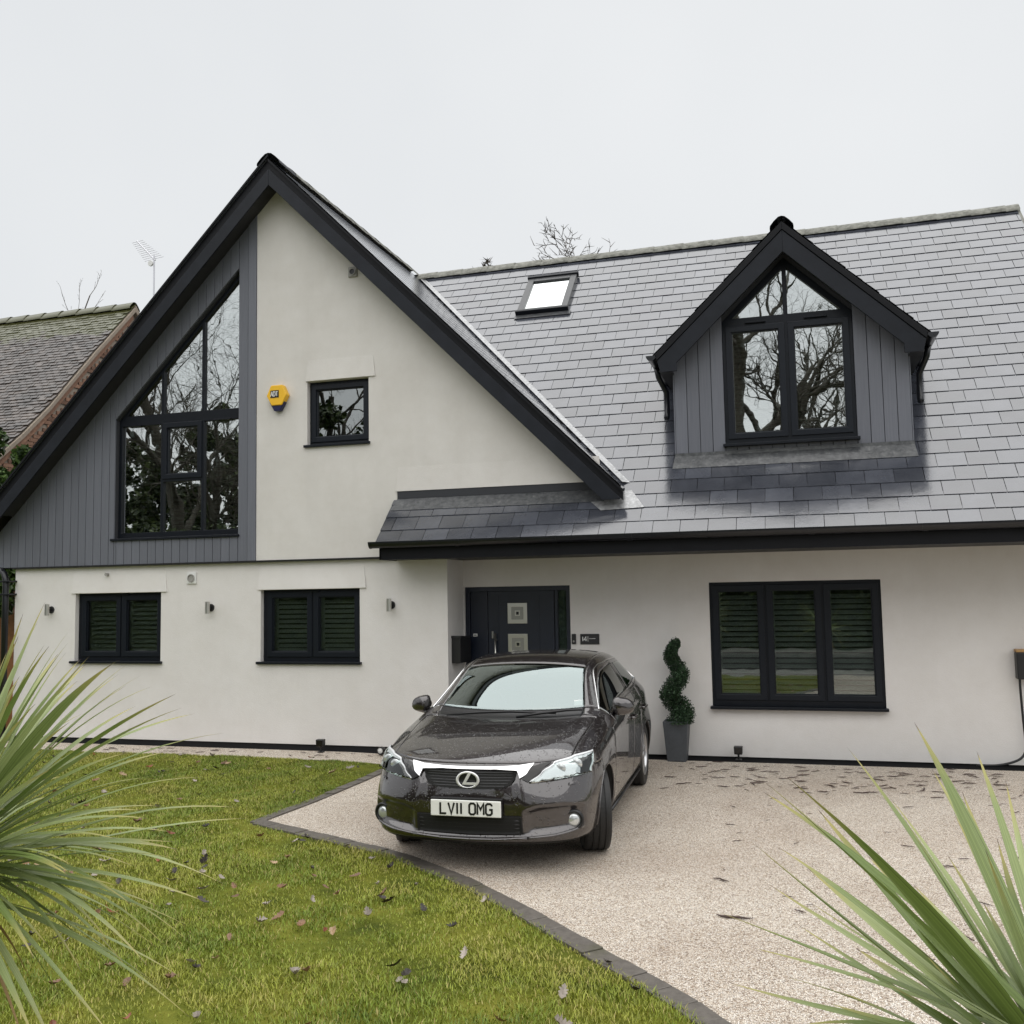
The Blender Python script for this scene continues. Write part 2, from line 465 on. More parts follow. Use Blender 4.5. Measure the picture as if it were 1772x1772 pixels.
# ------------------------------------------------------------------ ground levels
def g_level(x, y):
    top = .085 + (.125-.085)*sstep(0, -1.2, x)
    a, b = (-.8, .25) if x > 0 else (-2.6, -.4)
    return .04 + (top-.04)*sstep(a, b, y)
# lawn edge against the drive, from the house to the front (drive side of the lawn)
EDGE = [(-.42, -.62), (-.43, -1.17), (-.52, -2.1), (-.62, -3.28), (-.03, -3.55), (.53, -3.80), (1.03, -4.04), (1.64, -4.47), (2.11, -4.88),
        (2.57, -5.32), (3.00, -5.75), (3.36, -6.10), (3.56, -6.32), (4.0, -6.95), (4.35, -7.8), (4.5, -8.6)]
def smooth_path(pts, k=6):
    out = []
    P = [Vector(p) for p in pts]
    for i in range(len(P)-1):
        p0, p1, p2, p3 = P[max(i-1, 0)], P[i], P[i+1], P[min(i+2, len(P)-1)]
        for j in range(k):
            t = j/k
            out.append(.5*((2*p1)+(p2-p0)*t+(2*p0-5*p1+4*p2-p3)*t*t+(3*p1-p0-3*p2+p3)*t**3))
    out.append(P[-1]); return out
EDGE_BACK = [Vector(p) for p in EDGE[:4]]
EDGE_FRONT = smooth_path(EDGE[3:], 6)
KW = .145

def sheet(name, poly, mat, zf, step=.5):
    """a ground sheet over a polygon, following the level function"""
    bm = bmesh.new()
    tris = tessellate_polygon([[Vector((a, b, 0)) for a, b in poly]])
    vs = [bm.verts.new((a, b, 0)) for a, b in poly]
    for t in tris: bm.faces.new([vs[i] for i in t])
    for _ in range(6):
        long = [e for e in bm.edges if e.calc_length() > step]
        if not long: break
        bmesh.ops.subdivide_edges(bm, edges=long, cuts=1, use_grid_fill=True)
        bmesh.ops.triangulate(bm, faces=bm.faces)
    for v in bm.verts: v.co.z = zf(v.co.x, v.co.y)
    bmesh.ops.recalc_face_normals(bm, faces=bm.faces)
    if sum(f.normal.z for f in bm.faces) < 0: bmesh.ops.reverse_faces(bm, faces=bm.faces)
    me = bpy.data.meshes.new(name); bm.to_mesh(me); bm.free()
    return link(name, me, mat, smooth=True)
gm_ = MB(); gm_.add([(-900, -900, -.12), (900, -900, -.12), (900, 900, -.12), (-900, 900, -.12)], [(0, 1, 2, 3)])
struct(gm_.build('ground', 'ground'))
outer = [(v.x, v.y) for v in EDGE_BACK[:-1]]+[(v.x, v.y) for v in EDGE_FRONT]
drive_poly = [(-7.2, -.02), (-7.2, -.62)] + outer + [(4.6, -10.9), (9.5, -10.9), (9.5, .36), (.10, .36), (.10, -.02)]
struct(sheet('driveway', drive_poly, 'drive_gravel', g_level))
lawn_poly = [(-9.0, -.62)] + [(-9.0, -10.9), (4.4, -10.9)] + [(a, b) for a, b in reversed(outer)]
struct(sheet('lawn', lawn_poly, 'lawn_soil', lambda x, y: g_level(x, y)-.006+.004*math.sin(x*2.1)*math.sin(y*1.7)))
ch = MB(); ch.box(-7.2, .10, -.02, .06, -.11, .03).box(.10, 9.5, .36, .66, -.11, .0)
struct(ch.build('drain_channel', 'plinth'))
rd = MB(); rd.add([(-80, -18.2, 0), (90, -18.2, 0), (90, -12.6, 0), (-80, -12.6, 0)], [(0, 1, 2, 3)]); struct(rd.build('road', 'asphalt'))
rd = MB(); rd.box(-80, 90, -12.6, -10.9, -.1, .03); struct(rd.build('pavement', 'pavement'))
rd = MB(); rd.box(-80, 90, -20.0, -18.2, -.1, .09); struct(rd.build('pavement', 'pavement'))

# kerb: every block its own piece
kerb = struct(bpy.data.objects.new('kerb_edging', None)); COL.objects.link(kerb)
def kerb_run(path, width, length=.205):
    P = [Vector(p) for p in path]; d = [0]
    for a, b in zip(P, P[1:]): d.append(d[-1]+(b-a).length)
    def at(s):
        s = max(0, min(d[-1]-1e-6, s))
        i = max(k for k in range(len(d)-1) if d[k] <= s)
        return P[i]+(P[i+1]-P[i])*((s-d[i])/(d[i+1]-d[i]))
    n = int(d[-1]/length)
    for k in range(n):
        a, b = at(k*length), at((k+1)*length)
        t = (b-a).normalized(); nr = Vector((-t.y, t.x))
        a2, b2 = a+t*.0015, b-t*.0015
        z = g_level(*((a+b)/2))+.012+rnd.uniform(-.004, .004)
        mb = MB(); q4 = [a2-nr*width/2, b2-nr*width/2, b2+nr*width/2, a2+nr*width/2]
        mb.add([(p.x, p.y, z-.1) for p in q4]+[(p.x, p.y, z) for p in q4], [(3, 2, 1, 0), (4, 5, 6, 7), (0, 1, 5, 4), (1, 2, 6, 5), (2, 3, 7, 6), (3, 0, 4, 7)])
        mb.build('kerb_block', 'kerb', kerb, bevel=.004)
kerb_run([p+Vector((.03, .03)) for p in EDGE_FRONT], KW)
kerb_run(EDGE_BACK, .11)

# ------------------------------------------------------------------ the house
GX = -2.26                                    # gable ridge
M_ = .976; TH = math.atan(M_)                 # main roof slope
SL = math.hypot(1, M_)
def roof_z(y): return 2.70+(y+.5)*M_
YR = 4.54
house = thing('house', 'white rendered chalet house with steep slate roofs, grey cladding and black barge boards', 'house')

def soffit_line(x): return 7.43-abs(x-GX)
# upper gable wall
BW = [(-4.785, 2.86), (-2.875, 2.86), (-2.875, 6.395), (-4.785, 4.485)]     # tall gable window opening
SW = rect(-1.865, -1.005, 3.965, 4.79)
up_r = [(-2.60, 2.51), (1.95, 2.51), (2.5, 2.51), (2.5, soffit_line(2.5)+.06), (GX, 7.50), (-2.60, soffit_line(-2.60)+.06)]
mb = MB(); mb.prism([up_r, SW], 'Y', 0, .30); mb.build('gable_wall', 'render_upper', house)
up_l = [(-6.74, 2.512), (-2.602, 2.512), (-2.602, soffit_line(-2.602)+.06), (-6.74, soffit_line(-6.74)+.06)]
mb = MB(); mb.prism([up_l, BW], 'Y', .03, .30); mb.build('gable_backing', 'cladding_back', house)
# lower walls
W1 = rect(-5.43, -4.06, 1.215, 2.13); W2 = rect(-2.56, -1.165, 1.215, 2.13)
mb = MB(); mb.prism([rect(-6.45, 0, .19, 2.51), W1, W2], 'Y', .05, .33); mb.build('ground_floor_wall', 'render', house)
mb = MB(); mb.box(-.28, -.0, .33, .90, .10, 2.51); mb.build('return_wall', 'render', house)
W3 = rect(3.075, 4.985, .68, 2.12); DR = rect(.012, 1.388, .0, 2.12)
mb = MB(); mb.prism([[(0, .10), (.012, .10), (.012, 2.12), (1.388, 2.12), (1.388, .10), (7.25, .10), (7.25, 2.9), (0, 2.9)], W3], 'Y', .633, .90); mb.build('recessed_wall', 'render', house)
mb = MB(); mb.box(-6.43, -.02, .07, .3, -.1, .187).box(1.40, 7.2, .66, .88, -.1, .098).box(-.26, -.02, .30, .86, -.1, .098); mb.build('plinth', 'plinth', house)
mb = MB(); mb.box(-6.45, -6.2, .33, 9.0, -.1, 3.2).box(7.0, 7.25, .90, 9.0, -.1, 3.0).box(-6.45, 7.25, 9.0, 9.25, -.1, 3.1)
mb.prism([[(.9, 3.0), (9.0, 3.0), (4.54, 7.5)]], 'X', 7.0, 7.25); mb.build('outer_walls', 'render', house)
mb = MB(); mb.box(-6.2, 7.0, .95, 8.9, 2.50, 2.56).box(-6.2, 7.0, 3.2, 3.3, 0, 6.05); mb.build('rooms', 'room', house)
# render hoods over window heads (bell-cast drips)
for x0, x1, z, y in ((-5.49, -3.965, 2.135, .05), (-2.60, -1.075, 2.135, .05), (-1.885, -.91, 4.795, 0), (-.64, 1.95, 3.315, 0)):
    h = .30 if z < 4 else .27
    mb = MB(); mb.add([(x0, y-.018, z), (x1, y-.018, z), (x1, y+.02, z), (x0, y+.02, z), (x0+.03, y-.002, z+h), (x1-.03, y-.002, z+h), (x1-.03, y+.02, z+h), (x0+.03, y+.02, z+h)],
                      [(0, 3, 2, 1), (0, 1, 5, 4), (1, 2, 6, 5), (3, 0, 4, 7), (4, 5, 6, 7), (2, 3, 7, 6)])
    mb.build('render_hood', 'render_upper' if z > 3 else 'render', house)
mb = MB(); mb.box(-6.46, .01, -.012, .05, 2.488, 2.512); mb.build('drip_bead', 'matte_black', house)

# vertical cladding boards
clad = MB(); clad.box(-6.74, -2.60, .024, .029, 2.50, 2.52); clad = clad.build('cladding', 'cladding_back', house)
def board(x0, x1, lo, hi, y0, y1, parent):
    """lo, hi: functions of x for the lower and upper ends"""
    a, b = x0+.003, x1-.003
    if hi(a)-lo(a) < .02 and hi(b)-lo(b) < .02: return
    mb = MB(); mb.prism([[(a, lo(a)), (b, lo(b)), (b, max(lo(b)+.005, hi(b))), (a, max(lo(a)+.005, hi(a)))]], 'Y', y0, y1)
    mb.build('cladding_board', 'cladding', parent, bevel=.003, segs=1)
BP = .125
wtop = lambda x: 6.395+(x+2.875)
slo = lambda x: soffit_line(x)+.02
x = -2.602
edges = [-2.602, -2.727, -2.872]
while edges[-1] > -6.7: edges.append(edges[-1]-BP)
for x1, x0 in zip(edges, edges[1:]):
    y0 = -.012 if x1 == -2.602 else 0
    low = lambda x: 2.51
    if x0 > -2.88:
        board(x0, x1, low, slo, y0, .027, clad)
    elif x1 > -4.785+.01:
        xa = max(x0, -4.785)
        board(xa, x1, low, lambda x: 2.835, y0, .027, clad)
        board(xa, x1, lambda x: wtop(x)+.012, slo, y0, .027, clad)
        if xa > x0+.01: board(x0, xa, low, slo, y0, .027, clad)
    else:
        board(x0, x1, low, slo, y0, .027, clad)

# windows ---------------------------------------------------------------
def window(outer, cells, y, pane, sashes=(), sill=None, depth=.07, slats=True, vents=(), room_mat=None, slat_top=None, slat_gap=.062):
    """frame polygon with cell holes at plane y (front face); panes, sashes, shutters as sub-parts"""
    mb = MB(); mb.prism([outer]+cells, 'Y', y, y+depth); wn = mb.build('window', 'anthracite', house, bevel=.004, segs=1)
    for i, c in enumerate(cells):
        inner = c
        if i in sashes:
            inner = inset(c, .055)
            mb = MB(); mb.prism([inset(c, -.012), inner], 'Y', y-.014, y+.05); mb.build('sash', 'anthracite_sash', wn, bevel=.005, segs=2)
            bead = inset(inner, .010)
            mb = MB(); mb.prism([inset(inner, -.003), bead], 'Y', y+.004, y+.03); mb.build('glazing_bead', 'anthracite_sash', wn)
        mb = MB(); mb.prism([inset(inner, -.004)], 'Y', y+.032, y+.040); mb.build('pane', pane, wn)
        if slats and len(c) == 4:
            xs = [p[0] for p in c]; zs = [p[1] for p in c]
            x0, x1, z0, z1 = min(xs)+.02, max(xs)-.02, min(zs), max(zs)
            yb = y+.115
            st = .055
            m2 = MB(); m2.box(x0, x0+st, yb-.015, yb+.015, z0, z1).box(x1-st*.35, x1, yb-.015, yb+.015, z0, z1).box(x0, x1, yb-.015, yb+.015, z0, z0+.09).box(x0, x1, yb-.015, yb+.015, z1-.06, z1)
            m2.build('shutter_frame', 'shutter', wn)
            lm = bpy.data.meshes.get('slat_%.2f' % (x1-x0))
            if lm is None:
                s_ = MB(); L = (x1-x0-st*1.35)/2
                ca, sa = math.cos(R(35)), math.sin(R(35)); hw, ht = .032, .004
                prof = [(-hw*ca-ht*sa, -hw*sa+ht*ca), (-hw*ca+ht*sa, -hw*sa-ht*ca), (hw*ca+ht*sa, hw*sa-ht*ca), (hw*ca-ht*sa, hw*sa+ht*ca)]
                s_.prism([prof], 'X', -L, L)
                lm = bpy.data.meshes.new('slat_%.2f' % (x1-x0)); lm.from_pydata(s_.v, [], s_.f); lm.materials.append(M['shutter'])
            z = z0+.09+.035
            while z < z1-.08:
                o = bpy.data.objects.new('shutter_slat', lm); COL.objects.link(o); o.parent = wn
                o.location = ((x0+st+x1-st*.35)/2, yb, z); z += slat_gap
    if sill:
        x0, x1, z = sill
        mb = MB(); mb.box(x0, x1, y-.11 if y > .05 else y-.06, y+.02, z-.032, z); mb.build('sill', 'anthracite', wn, bevel=.004)
    for (x0, x1, z) in vents:
        mb = MB(); mb.box(x0, x1, y-.030, y+.002, z-.010, z+.010); mb.build('trickle_vent', 'anthracite', wn, bevel=.003)
    if room_mat:
        xs = [p[0] for p in outer]; zs = [p[1] for p in outer]
    return wn
def two(x0, x1, z0, z1, fr=.045, mul=.05):
    c = (x0+x1)/2
    return [rect(x0+fr, c-mul/2, z0+fr+.025, z1-fr), rect(c+mul/2, x1-fr, z0+fr+.025, z1-fr)]
window(rect(-5.43, -4.06, 1.215, 2.13), two(-5.40, -4.06, 1.215, 2.13), .12, 'pane_low', (0, 1), (-5.49, -4.03, 1.217), vents=((-4.85, -4.62, 2.105),))
window(rect(-2.56, -1.165, 1.215, 2.13), two(-2.53, -1.165, 1.215, 2.13), .12, 'pane_low', (0, 1), (-2.61, -1.14, 1.217), vents=((-1.98, -1.76, 2.105),))
window(SW, [rect(-1.83, -1.05, 4.02, 4.745)], .075, 'pane_frost', (0,), (-1.905, -.985, 3.967), slats=False)
mb = MB(); mb.box(-1.80, -1.06, .17, .175, 4.0, 4.75); mb.build('roller_blind', 'blind', house)
x0, x1 = 3.075, 4.985; t3 = (x1-x0)/3
cells3 = [rect(x0+t3*i+(.045 if i == 0 else .025), x0+t3*(i+1)-(.045 if i == 2 else .025), .68+.08, 2.12-.05) for i in range(3)]
window(W3, cells3, .655, 'pane_low', (0, 1, 2), (3.055, 5.005, .682))
# tall gable window
xl, m1, m2_, xr = -4.785, -4.095, -3.465, -2.875
tz0, tz1 = 4.40, 4.545
top = lambda x: 6.395+(x+2.875)
f_ = .05; sl = f_*math.sqrt(2)
cellsB = [
 [(xl+f_, 2.94), (m1-.022, 2.94), (m1-.022, tz0), (xl+f_, tz0)],
 [(m1+.022, 3.66), (m2_-.022, 3.66), (m2_-.022, tz0), (m1+.022, tz0)],
 [(m1+.022, 2.94), (m2_-.022, 2.94), (m2_-.022, 3.61), (m1+.022, 3.61)],
 [(m2_+.022, 2.94), (xr-f_*.5, 2.94), (xr-f_*.5, tz0), (m2_+.022, tz0)],
 [(tz1+sl-6.395-2.875+.0, tz1), (m1-.022, tz1), (m1-.022, top(m1-.022)-sl)],
 [(m1+.022, tz1), (m2_-.022, tz1), (m2_-.022, top(m2_-.022)-sl), (m1+.022, top(m1+.022)-sl)],
 [(m2_+.022, tz1), (xr-f_*.5, tz1), (xr-f_*.5, top(xr-f_*.5)-sl), (m2_+.022, top(m2_+.022)-sl)]]
wb = window(BW, cellsB, .085, 'pane_high', (1,), (-4.83, -2.85, 2.862), vents=((-4.66, -4.42, 4.405), (-3.29, -3.03, 4.405)))

# dormer ----------------------------------------------------------------
DX, DY = 4.075, .369
RPROF_D = [(-.165, -.150), (-.160, -.118), (-.105, -.058), (-.045, -.010), (0, 0), (.045, -.010), (.105, -.058), (.160, -.118), (.165, -.150)]
dsl = .955
dorm = MB()
dl = lambda x, z0: z0-dsl*abs(x-DX)
wp = [(3.35, 3.71), (4.80, 3.71), (4.80, 5.17), (DX, 5.865), (3.35, 5.17)]
dorm.prism([[(2.775, 3.52), (5.375, 3.52), (5.375, dl(5.375, 6.0)), (DX, 6.0), (2.775, dl(2.775, 6.0))], wp], 'Y', DY+.03, DY+.2)
for xa, xb in ((2.775, 2.93), (5.22, 5.375)):
    dorm.prism([[(DY+.03, 3.5), (1.75, 4.85), (DY+.03, 4.80)]], 'X', xa, xb)
dorm = dorm.build('dormer', 'cladding_back', house)
def dbound(lo, hi): return lo, hi
xe = [2.775]
for s_, e_, n in ((2.775, 3.35, 4), (3.35, 4.80, 11), (4.80, 5.375, 4)):
    for k in range(n):
        a, b = s_+(e_-s_)*k/n, s_+(e_-s_)*(k+1)/n
        if 3.34 < a < 4.79: board(a, b, lambda x: 3.60, lambda x: 3.685, DY, DY+.027, dorm)
        else: board(a, b, lambda x: 3.60, lambda x: dl(x, 5.95), DY, DY+.027, dorm)
for xa, sgn in ((2.775, -1), (5.375, 1)):
    mb = MB(); mb.prism([[(DY, 3.45), (1.62, 4.70), (DY, 4.70)]], 'X', xa-.012 if sgn < 0 else xa+.001, xa-.001 if sgn < 0 else xa+.012); mb.build('cheek', 'cladding', dorm)
cD = [rect(3.40, DX-.03, 3.785, 5.09), rect(DX+.03, 4.75, 3.785, 5.09),
      [(3.47, 5.20), (DX-.025, 5.20), (DX-.025, 5.735)], [(DX+.025, 5.20), (4.68, 5.20), (DX+.025, 5.735)]]
window(wp, cD, DY+.02, 'pane_high', (0, 1), (3.325, 4.825, 3.712), vents=((3.62, 3.85, 5.135), (4.28, 4.53, 5.135)))
# dormer roof: two slabs, barge boards, verge, ridge tiles, gutters
for sgn in (-1, 1):
    e = 1.48
    def P(dx, top): return (DX+sgn*dx, 6.19-dsl*dx+(0 if top else -.07))
    mb = MB(); mb.prism([[P(0, 1), P(e, 1), P(e, 0), P(0, 0)]], 'Y', DY-.24, 3.2); mb.build('roof_slab', 'underlay', dorm)
    mb = MB(); mb.prism([[(DX, 6.105), (DX+sgn*1.46, 6.105-dsl*1.46), (DX+sgn*1.425, 4.575), (DX+sgn*1.235, 4.575), (DX+sgn*1.235, 5.852-dsl*1.235), (DX, 5.852)]], 'Y', DY-.25, DY-.225)
    mb.build('barge_board', 'barge', dorm, bevel=.004)
    mb = MB(); mb.prism([[(DX, 6.20), (DX+sgn*1.49, 6.20-dsl*1.49), (DX+sgn*1.46, 6.11-dsl*1.46), (DX, 6.11)]], 'Y', DY-.262, DY-.20); mb.build('verge_strip', 'barge_dark', dorm, bevel=.004)
    mb = MB(); mb.prism([[(DX, 5.95), (DX+sgn*1.23, 5.95-dsl*1.23), (DX+sgn*1.23, 5.93-dsl*1.23), (DX, 5.93)]], 'Y', DY-.225, DY+.03); mb.build('soffit', 'soffit', dorm)
    mb = MB(); mb.box(*sorted((DX+sgn*1.30, DX+sgn*1.44)), DY-.22, 1.5, 4.585, 4.60); mb.build('eaves_soffit', 'soffit', dorm)
    # slates in courses
    mb = MB()
    for k in range(9):
        d0 = e+.03-k*.235/SL*1.0
        if d0 < .05: break
        for j in range(11):
            y0 = DY-.25+j*.298-(.149 if k % 2 else 0)
            ya, yb_ = max(DY-.26, y0), y0+.292
            if yb_-ya < .03: continue
            d1 = max(0, d0-.235)
            mb.add([(DX+sgn*d0, ya, 6.21-dsl*d0+.018), (DX+sgn*d0, yb_, 6.21-dsl*d0+.018), (DX+sgn*d1, yb_, 6.21-dsl*d1+.004), (DX+sgn*d1, ya, 6.21-dsl*d1+.004),
                    (DX+sgn*d0, ya, 6.21-dsl*d0+.009), (DX+sgn*d0, yb_, 6.21-dsl*d0+.009)], [(0, 1, 2, 3), (0, 4, 5, 1)])
    stuff(mb.build('slate_courses', 'slate', dorm))
    # gutter and short downpipe
    gx = DX+sgn*1.53; gz = 4.775
    prof = [(gx+.058*math.cos(a), gz+.058*math.sin(a)) for a in [math.pi+math.pi*i/10 for i in range(11)]]
    prof += [(gx+.050*math.cos(a), gz+.050*math.sin(a)) for a in [2*math.pi-math.pi*i/10 for i in range(11)]]
    mb = MB(); mb.prism([prof], 'Y', DY-.25, 1.55)
    mb.prism([[(gx+.06*math.cos(a), gz+.06*math.sin(a)) for a in [math.pi+math.pi*i/10 for i in range(11)]]], 'Y', DY-.262, DY-.25)
    mb.build('gutter', 'gutter_black', dorm)
    mb = MB(); mb.tube([(gx, .55, gz-.04), (gx-sgn*.02, .58, gz-.16), (gx-sgn*.10, .66, gz-.34), (gx-sgn*.10, .70, gz-.58), (gx-sgn*.10, .62, gz-.66)], .034, 10); mb.build('downpipe', 'gutter_black', dorm, smooth=True)
for j in range(7):
    mb = MB(); y0 = DY-.26+j*.44
    mb.add([(DX+a_*.8, y, 6.255+b_*.9+.010*(y == y0)) for y in (y0, y0+.45) for a_, b_ in RPROF_D], [(i, i+1, 10+i, 9+i) for i in range(8)])
    mb.build('ridge_tile', 'barge' if j == 0 else 'ridge_tile', dorm, smooth=True, fix=False)
mb = MB(); mb.add([(2.74, DY-.13, roof_z(DY-.13)+.026), (5.41, DY-.13, roof_z(DY-.13)+.026), (5.39, DY-.008, 3.60), (2.76, DY-.008, 3.60), (5.39, DY-.008, 3.64), (2.76, DY-.008, 3.64)], [(0, 1, 2, 3), (3, 2, 4, 5)])
mb.build('lead_apron', 'lead', dorm)

RPROF = [(s_*d_, z_) for s_, L_ in ((-1, ((.165, -.150), (.160, -.118), (.105, -.058), (.045, -.010))), (1, ((0, 0), (.045, -.010), (.105, -.058), (.160, -.118), (.165, -.150)))) for d_, z_ in L_]
# gable roof ------------------------------------------------------------
for sgn in (-1, 1):
    e = 4.62 if sgn < 0 else 4.56
    yb = -.30
    # barge face, recessed verge board above it, soffit behind it
    E = e-.10 if sgn > 0 else e
    foot = (GX+sgn*(E), 7.342+.20-E)
    pl = [(GX, 7.342), (GX, 7.342+.215), (GX+sgn*E, 7.342+.215-E), (GX+sgn*(E-.15), 7.342-E+.15)] if sgn < 0 else [(GX, 7.342), (GX, 7.557), (GX+4.47, 7.557-4.47), (GX+4.47, 3.07), (GX+4.27, 3.07)]
    mb = MB(); mb.prism([pl], 'Y', yb, yb+.025); mb.build('barge_board', 'barge', house, bevel=.004)
    e2 = 4.50 if sgn > 0 else e
    vt = 7.735 if sgn < 0 else 7.672
    mb = MB(); mb.prism([[(GX, 7.557), (GX, vt), (GX+sgn*e2, vt-e2), (GX+sgn*(e2), 7.557-e2)]], 'Y', yb+.022, yb+.05); mb.build('verge_board', 'barge_dark', house)
    mb = MB(); mb.prism([[(GX, vt-.02), (GX, vt+.015), (GX+sgn*e2, vt+.015-e2), (GX+sgn*e2, vt-.02-e2)]], 'Y', yb-.02, yb+.05); mb.build('verge_trim', 'barge_dark', house)
    e3 = min(e, 4.2)
    mb = MB(); mb.prism([[(GX, 7.43), (GX, 7.45), (GX+sgn*e3, 7.45-e3), (GX+sgn*e3, 7.43-e3)]], 'Y', yb+.025, .0); mb.build('soffit', 'soffit', house)
    # slab
    if sgn < 0: pts = [(GX, yb+.03), (GX-e, yb+.03), (GX-e, 9.5), (GX, 9.5)]
    else:
        val = lambda x: (7.70-(x-GX)-2.70)/M_-.5
        pts = [(GX, yb+.03), (GX+4.42, yb+.03), (GX+4.42, val(GX+4.42)+.05), (GX, val(GX)+.05)]
    mb = MB(); n = len(pts)
    z_ = lambda x: 7.70-abs(x-GX)
    mb.add([(a, b, z_(a)) for a, b in pts]+[(a, b, z_(a)-.10) for a, b in pts], [tuple(range(n)), tuple(range(2*n-1, n-1, -1))]+[(i, (i+1) % n, n+(i+1) % n, n+i) for i in range(n)])
    gr = mb.build('gable_roof', 'underlay', house)
    # slates: courses running back from the verge
    mb = MB(); gh = .238/math.sqrt(2); k = 0
    while True:
        d0 = e-.02-k*gh if sgn < 0 else 4.47-k*gh
        if d0 < .06: break
        d1 = max(0, d0-gh-.03)
        yend = 9.4 if sgn < 0 else val(GX+d0)-.02
        y0 = yb-.015-(.149 if k % 2 else 0)
        while y0 < min(yend, 5.2):
            ya, yb2 = max(yb-.012, y0), min(y0+.292, yend)
            if yb2-ya > .03:
                X0, X1 = GX+sgn*d0, GX+sgn*d1
                mb.add([(X0, ya, 7.70-d0+.012), (X0, yb2, 7.70-d0+.012), (X1, yb2, 7.70-d1+.008), (X1, ya, 7.70-d1+.008), (X0, ya, 7.70-d0+.004), (X0, yb2, 7.70-d0+.004)], [(0, 1, 2, 3), (0, 4, 5, 1)])
            y0 += .298
        k += 1
    stuff(mb.build('slate_courses', 'slate_verge', gr))
for j in range(11):
    mb = MB(); y0 = -.315+j*.445
    mb.add([(GX+a_, y, 7.752+b_+.012*(y == y0)) for y in (y0, y0+.455) for a_, b_ in RPROF], [(i, i+1, 10+i, 9+i) for i in range(8)])
    mb.build('ridge_tile', 'barge' if j == 0 else 'ridge_tile', house, smooth=True, fix=False)
# valley lead and the small lead patch at its foot
val = lambda x: (7.72-(x-GX)-2.70)/M_-.5
xv = [GX+.1+i*(4.45-.1)/12 for i in range(13)]
mb = MB(); vs = []
for x in xv: vs += [(x-.01, val(x)-.03, 7.745-(x-.01-GX)), (x+.05, val(x)+.0, roof_z(val(x))+.028), (x+.075, val(x)+.0, roof_z(val(x))+.026)]
mb.add(vs, [(3*i+k, 3*i+k+1, 3*i+k+4, 3*i+k+3) for i in range(12) for k in range(2)]); mb.build('valley_lead', 'lead_bright', house)
mb = MB(); fy0, fy1 = -.27, -.05
mb.add([(1.72, fy1, roof_z(fy1)+.03), (1.98, fy0, roof_z(fy0)+.03), (2.47, fy0+.02, roof_z(fy0+.02)+.03), (2.30, fy1+.02, roof_z(fy1+.02)+.035)], [(0, 1, 2, 3)]); mb.build('valley_foot_lead', 'lead_bright', house)

# main roof --------------------------------------------------------------
mb = MB()
pts = [(-.67, -.50), (7.40, -.50), (7.40, YR), (GX-.2, YR), (GX-.2, .06), (-.67, .06)]
n = 6
mb.add([(a, b, roof_z(b)-.004) for a, b in pts]+[(a, b, roof_z(b)-.09) for a, b in pts], [tuple(range(n)), tuple(range(2*n-1, n-1, -1))]+[(i, (i+1) % n, n+(i+1) % n, n+i) for i in range(n)])
mb.add([(GX-.2, YR, roof_z(YR)-.01), (7.40, YR, roof_z(YR)-.01), (7.40, 9.7, 2.6), (GX-.2, 9.7, 2.6)], [(0, 1, 2, 3)])
mroof = mb.build('main_roof', 'underlay', house)
RLX0, RLX1, RLY0, RLY1 = .045, .850, 3.225, 4.02
sm = MB(); sm.box(-.1462, .1462, 0, .30, -.005, 0)
sme = bpy.data.meshes.new('slate'); sme.from_pydata(sm.v, [], sm.f); sme.materials.append(M['slate'])
cand = []
k = 0
while True:
    s = -.10+.238*k
    if s > 7.0: break
    ph = 2.298 if k % 2 == 0 else 2.298+.149
    y = -.5+s/SL
    j = -16
    while True:
        xc = ph-.149+.298*j; j += 1
        if xc > 7.53: break
        ym = y+.12/SL
        if y < -.03:
            if xc < -.80: continue
        elif xc < GX+.25: continue
        vx = GX+(7.70-roof_z(ym))           # gable roof covers everything left of the valley
        if y > .02 and xc < vx-.10: continue
        if -.03 <= y <= .02 and xc < 2.0: continue
        if 2.95 < xc < 5.2 and DY+.02 < y and roof_z(ym) < 6.1-dsl*abs(xc-DX): continue
        if RLX0+.02 < xc-.1455 and xc+.1455 < RLX1-.02 and RLY0-.02 < y < RLY1-.12: continue
        L = .30 if 6.98-s > .25 else max(.06, 7.03-s)
        cand.append((xc, y, L))
    k += 1
def dist(c): return (Vector((c[0], c[1], roof_z(c[1])))-CAM).length
def vis(c):
    p = to_px((c[0], c[1], roof_z(c[1])))
    return -30 < p[0] < 1800
cand.sort(key=lambda c: (not vis(c), dist(c)))
rot = Euler((TH, 0, 0)).to_matrix()
nv = rot @ Vector((0, 0, 1))
rest = MB()
for i, (xc, y, L) in enumerate(cand):
    tilt = R(-1.9+rnd.uniform(-.10, .10)); roll = R(rnd.uniform(-.12, .12))
    eu = Euler((TH+tilt, roll, 0))
    base = Vector((xc+rnd.uniform(-.001, .001), y, roof_z(y)))+nv*(.019+rnd.uniform(-.001, .001))
    if i < 300 and L > .29 and -.52 < xc < 7.25:
        o = bpy.data.objects.new('slate', sme); COL.objects.link(o); o.parent = mroof
        o.location = base; o.rotation_euler = eu
    else:
        mt = eu.to_matrix()
        rest.add([base+mt @ Vector((max((-.672 if y < 0 else -9)-xc, min(7.40-xc, vx)), min(vy, L), vz)) for vx, vy, vz in sm.v], sm.f)
stuff(rest.build('slate_courses', 'slate', mroof))
for j in range(22):
    x0 = -2.25+j*.4745-.0
    if x0 > 7.35: break
    mb = MB()
    mb.add([(x, YR+a_, roof_z(YR)+.034+b_*.95+.010*(x > x0)) for x in (x0, min(x0+.485, 7.43)) for a_, b_ in RPROF], [(i, 9+i, 10+i, i+1) for i in range(8)])
    mb.build('ridge_tile', 'ridge_tile', mroof, smooth=True, fix=False)
